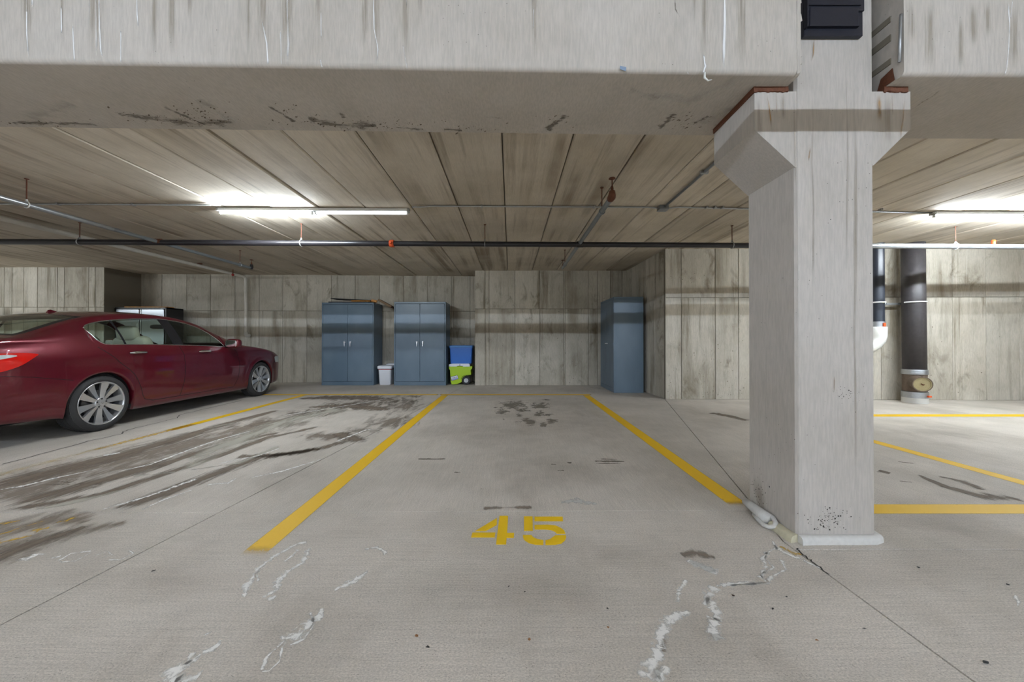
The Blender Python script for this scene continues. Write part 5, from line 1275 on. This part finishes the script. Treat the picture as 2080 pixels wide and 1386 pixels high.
def cushion(b, c_, size, tilt=0.0, n=6, m_=10, pw_=0.35):
    R = Matrix.Rotation(tilt, 3, 'X'); c_ = Vector(c_); base = len(b.v)
    for i in range(n*2+1):
        u = -PI/2+PI*i/(2*n)
        for k in range(m_*2):
            v = 2*PI*k/(m_*2)
            def sp(t, p): return math.copysign(abs(t)**p, t)
            p = Vector((sp(math.cos(u),pw_)*sp(math.cos(v),pw_)*size[0]/2, sp(math.cos(u),pw_)*sp(math.sin(v),pw_)*size[1]/2, sp(math.sin(u),pw_)*size[2]/2))
            b.v.append(tuple(c_+R@p))
    M2 = m_*2
    for i in range(n*2):
        for k in range(M2): b.f.append((base+i*M2+k, base+i*M2+(k+1)%M2, base+(i+1)*M2+(k+1)%M2, base+(i+1)*M2+k))
for sx in (0.37, -0.37):
    b = MB(); cushion(b, cw((sx, 1.22, .52)), (.50,.52,.20), .1); cushion(b, cw((sx, .92, .80)), (.48,.17,.66), .22)
    se = mk('front_seat', b, CREAM, car, smooth=True)
    b = MB(); cushion(b, cw((sx, .80, 1.165)), (.27,.12,.20), .18, pw_=.55); mk('headrest', b, CREAM, se, smooth=True)
    b = MB().cyl(cw((sx-.06,.83,1.0)), cw((sx-.06,.81,1.10)), .008, n=8).cyl(cw((sx+.06,.83,1.0)), cw((sx+.06,.81,1.10)), .008, n=8); mk('headrest_post', b, CRM, se)
b = MB(); cushion(b, cw((0, .28, .48)), (1.3,.5,.2), .08); cushion(b, cw((0, -.06, .74)), (1.3,.16,.56), .3)
se = mk('rear_seat', b, CREAM, car, smooth=True)
for sx in (0.42, 0, -0.42):
    b = MB(); cushion(b, cw((sx, -.17, 1.055)), (.26,.11,.12), .25, pw_=.5); mk('headrest', b, CREAM, se, smooth=True)
b = MB(); N = 20; b.tube([cw((-.37+.18*math.cos(2*PI*k/N), 1.72-.05*math.sin(2*PI*k/N)*1.0, .93+.17*math.sin(2*PI*k/N))) for k in range(N+1)], .014, 6); b.cyl(cw((-.37,1.73,.93)), cw((-.37,1.95,.86)), .03, n=8).box(CARX-.54,CARX-.20,CARY+1.715,CARY+1.735,.91,.95)
mk('steering_wheel', b, GREY, car, smooth=False, angle=40)
b = MB(); cushion(b, cw((0, 1.62, 1.285)), (.24,.03,.07), 0, pw_=.6); mk('inside_mirror', b, GREY, car, smooth=True)
# ---- shark fin, handles, mirrors, lamps
b = MB(); zf = zC(.22)
b.add([cw(p) for p in ((-.030,.31,zf-.004),(.030,.31,zf-.004),(.034,.22,zf-.014),(-.034,.22,zf-.014),(0,.235,zf+.034),(0,.205,zf+.028),(-.02,.195,zf-.014),(.02,.195,zf-.014),(0,.34,zf+.004))],
      [(0,4,3),(1,2,4),(0,8,4),(8,1,4),(3,4,5),(4,2,5),(3,5,6),(5,2,7),(6,5,7),(0,3,2,1),(3,6,7,2),(0,1,8)])
mk('roof_antenna', b, PAINT, car)
for s_, z_, kk in ((.30,.905,'rear_door'), (1.33,.893,'front_door')):
    for sd in (1, -1):
        P = []
        for k in range(9):
            t = k/8; p = surf(s_+.225*t, z_+.006*math.sin(PI*t)); off = .008+.026*math.sin(PI*t)**0.5
            P.append(Vector(cw((p.x*sd, p.y, p.z)))+Vector((off*sd*0.9, 0, 0)))
        b = MB().tube(P, [.009,.013,.0145,.015,.015,.015,.0145,.013,.009], 10); mk('door_handle', b, CRM, doors[(kk, sd)], smooth=True, label='chrome door handle')
        cc = surf(s_+.11, z_); b = MB(); cushion(b, cw(((cc.x-.008)*sd, cc.y, cc.z-.004)), (.022,.14,.05), 0, pw_=.8); mk('handle_recess', b, BLK, doors[(kk, sd)], smooth=True)
for sd in (1, -1):
    mm = MB(); cushion(mm, cw((1.005*sd, 1.92, 1.015)), (.24,.13,.155), 0.05, pw_=.6)
    sm_ = mk('side_mirror', mm, PAINT, car, smooth=True)
    b = MB(); cushion(b, cw((1.005*sd, 1.858, 1.015)), (.195,.02,.115), 0.05, pw_=.5); mk('mirror_glass', b, CRM, sm_, smooth=True, label='mirror glass')
    b = MB(); cushion(b, cw((.89*sd, 1.93, .965)), (.12,.10,.05), 0, pw_=.8); mk('mirror_arm', b, BLK, sm_, smooth=True)
# tail lamps: a shell riding 6 mm off the corner of the body
RED = pm('red lens', (0.55,0.006,0.004), 0.12, coat=1.0, emis=(1,0.02,0.01), estr=0.02); CLR = pm('clear lens', (0.55,0.60,0.60), 0.12, coat=1.0)
def lamp_shell(zlo, zhi, mat, nm, parent, lift=.008, s_end=None, tail=True, lab=None, sides=(1,-1)):
    for sd in sides:
        b = MB(); NS, NZ = 20, 5
        for k in range(NS+1):
            s_ = S0+(s_end-S0)*k/NS
            for m_ in range(NZ+1):
                z = zlo(s_)+(zhi(s_)-zlo(s_))*m_/NZ; p = surf(s_, z)
                b.v.append(cw(((p.x+lift)*sd, p.y, p.z)))
        for k in range(NS):
            for m_ in range(NZ):
                a_ = k*(NZ+1)+m_; f = (a_, a_+NZ+1, a_+NZ+2, a_+1); b.f.append(f if sd > 0 else tuple(reversed(f)))
        # wrap across the rear face
        n0 = len(b.v); K = 10; B = bow(S0)
        for k in range(K+1):
            for m_ in range(NZ+1):
                z = zlo(S0)+(zhi(S0)-zlo(S0))*m_/NZ; y0 = surf(S0, z).x+lift; y = y0*(1-0.42*k/K)
                bul = 0.05*math.sin(PI*min(1, (z-z0f(S0))/(zR(S0)-z0f(S0))))*math.sin(PI/2*(1-y/y0))
                b.v.append(cw((y*sd, S0+B*(1-min(1, y/.925)**2)-bul-lift, z)))
        for k in range(K):
            for m_ in range(NZ):
                a_ = n0+k*(NZ+1)+m_; f = (a_, a_+1, a_+NZ+2, a_+NZ+1); b.f.append(f if sd > 0 else tuple(reversed(f)))
        mk(nm, b, mat, parent, smooth=True, recalc=False, label=lab)
tl = curve([(S0,.745),(-.85,.755),(-.72,.80),(-.62,.875),(-.565,.915)]); th = curve([(S0,.925),(-.85,.935),(-.7,.938),(-.6,.930),(-.56,.922)])
lamp_shell(tl, th, RED, 'tail_lamp', car, .006, -.565)
tl2 = curve([(S0,.865),(-.9,.868),(-.80,.885),(-.72,.905)]); th2 = curve([(S0,.912),(-.9,.920),(-.78,.920),(-.72,.915)])
lamp_shell(tl2, th2, CLR, 'lamp_lens', car, .009, -.72, lab='clear upper strip of the tail lamp')
def hl(zlo, zhi, s0_, s1_, mat, nm):
    for sd in (1, -1):
        b = MB(); NS, NZ = 12, 4
        for k in range(NS+1):
            s_ = s0_+(s1_-s0_)*k/NS
            for m_ in range(NZ+1):
                z = zlo+(zhi-zlo)*m_/NZ if k else (zlo+zhi)/2+.04; z = min(z, zB(s_)-.01); p = surf(s_, z); b.v.append(cw(((p.x+.006)*sd, p.y, p.z)))
        for k in range(NS):
            for m_ in range(NZ):
                a_ = k*(NZ+1)+m_; f = (a_, a_+NZ+1, a_+NZ+2, a_+1); b.f.append(f if sd > 0 else tuple(reversed(f)))
        mk(nm, b, mat, car, smooth=True, recalc=False)
hl(.62, .74, 3.20, 3.56, CLR, 'headlamp')
# rear number plate recess and bright bar, front grille
mk('trunk_bar', MB().bbox(CARX-.50,CARX+.50,CARY-1.235,CARY-1.205,.88,.905), CRM, car)
mk('licence_plate', MB().bbox(CARX-.155,CARX+.155,CARY-1.245,CARY-1.215,.70,.85), pm('white plate metal', (0.7,0.7,0.7), 0.4), car)
mk('grille', MB().bbox(CARX-.38,CARX+.38,CARY+3.72,CARY+3.80,.50,.66,.02), BLK, car)
# ---- wheels
RUB = None
def rubber():
    m, nt, b = newmat('tyre rubber'); q = NT(nt)
    b.inputs['Base Color'].default_value = (0.030,0.029,0.030,1); b.inputs['Roughness'].default_value = 0.78
    return m
RUB = rubber(); ALLOY = pm('silver alloy', (0.60,0.60,0.61), 0.30, 0.75); ALLD = pm('dark wheel barrel', (0.05,0.05,0.055), 0.5, 0.5)
def make_wheel():
    w_ = bpy.data.objects.new('wheel', None); C.objects.link(w_); w_.parent = car; w_.empty_display_size = .1
    prof = [(-.215,.245),(-.222,.275),(-.205,.312),(-.185,.323),(-.12,.3275),(-.04,.323),(-.018,.312),(-.003,.285),(0,.262),(-.010,.250),(-.02,.247)]
    b = MB(); n = 72; b.lathe(prof, (0,0,0), (1,0,0), n, (0,1,0))
    b.f = [f for f in b.f if len(f) == 4]
    t = mk('tyre', b, RUB, w_, smooth=True, local=True)
    # tread blocks standing proud (one part of very many pieces)
    b = MB()
    for row, (h0, h1, r) in enumerate(((-.198,-.160,.3225),(-.155,-.125,.3268),(-.118,-.088,.3265),(-.080,-.050,.3235),(-.044,-.020,.317))):
        for k in range(66):
            a0 = 2*PI*(k+0.5*(row%2))/66; a1 = a0+2*PI/66*0.72; sk = 0.02*(1 if row%2 else -1)
            vs = []
            for h, dr in ((h0,0),(h1,0 if row < 3 else -.004)):
                for a_ in (a0, a1):
                    aa = a_+(sk if h == h1 else 0)
                    for rr in (r-.006+dr, r+.0035+dr): vs.append((h, rr*math.cos(aa), rr*math.sin(aa)))
            b.add(vs, [(1,3,7,5),(0,1,5,4),(2,6,7,3),(0,2,3,1),(4,5,7,6)])
    mk('tread', b, RUB, w_, kind='stuff', local=True)
    b = MB().lathe([(-.014,.2535),(-.004,.252),(-.004,.243),(-.018,.236),(-.06,.226),(-.20,.222)], (0,0,0), (1,0,0), 60, (0,1,0)); 
    b.f = [f for f in b.f if len(f) == 4]
    mk('rim', b, ALLOY, w_, smooth=True, local=True, label='silver rim')
    b = MB().cyl((-.13,0,0),(-.12,0,0),.222,n=40); mk('brake_backing', b, ALLD, w_, local=True)
    b = MB().lathe([(-.10,.15),(-.085,.15),(-.085,.06)], (0,0,0), (1,0,0), 36, (0,1,0)); mk('brake_disc', b, pm('brake disc', (0.25,0.24,0.23), 0.4, 0.8), w_, local=True)
    for k in range(10):
        a_ = 2*PI*k/10+0.17; u = Vector((0, math.cos(a_), math.sin(a_))); v = Vector((0, -math.sin(a_), math.cos(a_)))
        tw = 0.004 if k%2 else -0.004
        secs = [(0.045, .017, -.022), (0.09, .020, -.026), (0.15, .027, -.024), (0.205, .034, -.016), (0.240, .040, -.010)]
        b = MB()
        for r_, hw, hx in secs:
            o_ = u*r_+v*tw*(r_/.24)
            for s_, dx in ((-1, 0), (1, 0), (1, -.026), (-1, -.026)):
                tl_ = 0.006*s_*(1 if k%2 else -1)
                b.v.append(tuple(o_+v*(hw*s_)+Vector((hx+dx+tl_*(1 if dx == 0 else 0), 0, 0))))
        for i in range(len(secs)-1):
            for j in range(4): b.f.append((i*4+j, i*4+(j+1)%4, (i+1)*4+(j+1)%4, (i+1)*4+j))
        b.f += [(0,1,2,3), (19,18,17,16)]
        mk('spoke', b, ALLOY, w_, local=True, angle=40)
    b = MB().lathe([(-.05,.066),(-.022,.066),(-.016,.060),(-.016,.034),(-.008,.031),(-.006,.02),(-.006,0)], (0,0,0), (1,0,0), 28, (0,1,0))
    mk('hub', b, ALLOY, w_, local=True, angle=35)
    b = MB()
    for k in range(5):
        a_ = 2*PI*k/5+0.3; b.lathe([(-.021,.0095),(-.0135,.0095),(-.0135,.0)], (0, .050*math.cos(a_), .050*math.sin(a_)), (1,0,0), 8)
    mk('lug_nuts', b, ALLD, w_, local=True)
    # plain raised emblem on the cap
    b = MB(); e = [(-.010,.012),(-.006,-.012),(.006,-.012),(.010,.012)]
    for y0, z0, y1, z1 in ((-.010,.012,-.006,-.012),(.010,.012,.006,-.012),(-.008,0,.008,0)):
        b.tube([(-.0045,y0,z0),(-.0045,y1,z1)], .002, 5)
    mk('cap_emblem', b, CRM, w_, local=True)
    return w_
w0 = make_wheel()
def wheel_at(o, sd, s_):
    p = Vector(cw((.913*sd, s_, RW)))-world_of(car); o.location = p; o.rotation_euler = (0, 0, 0 if sd > 0 else PI)
ws = [w0]+[copy_tree(w0, car) for _ in range(3)]
for o_, (sd, s_) in zip(ws, ((1,RA),(1,FA),(-1,RA),(-1,FA))): wheel_at(o_, sd, s_)
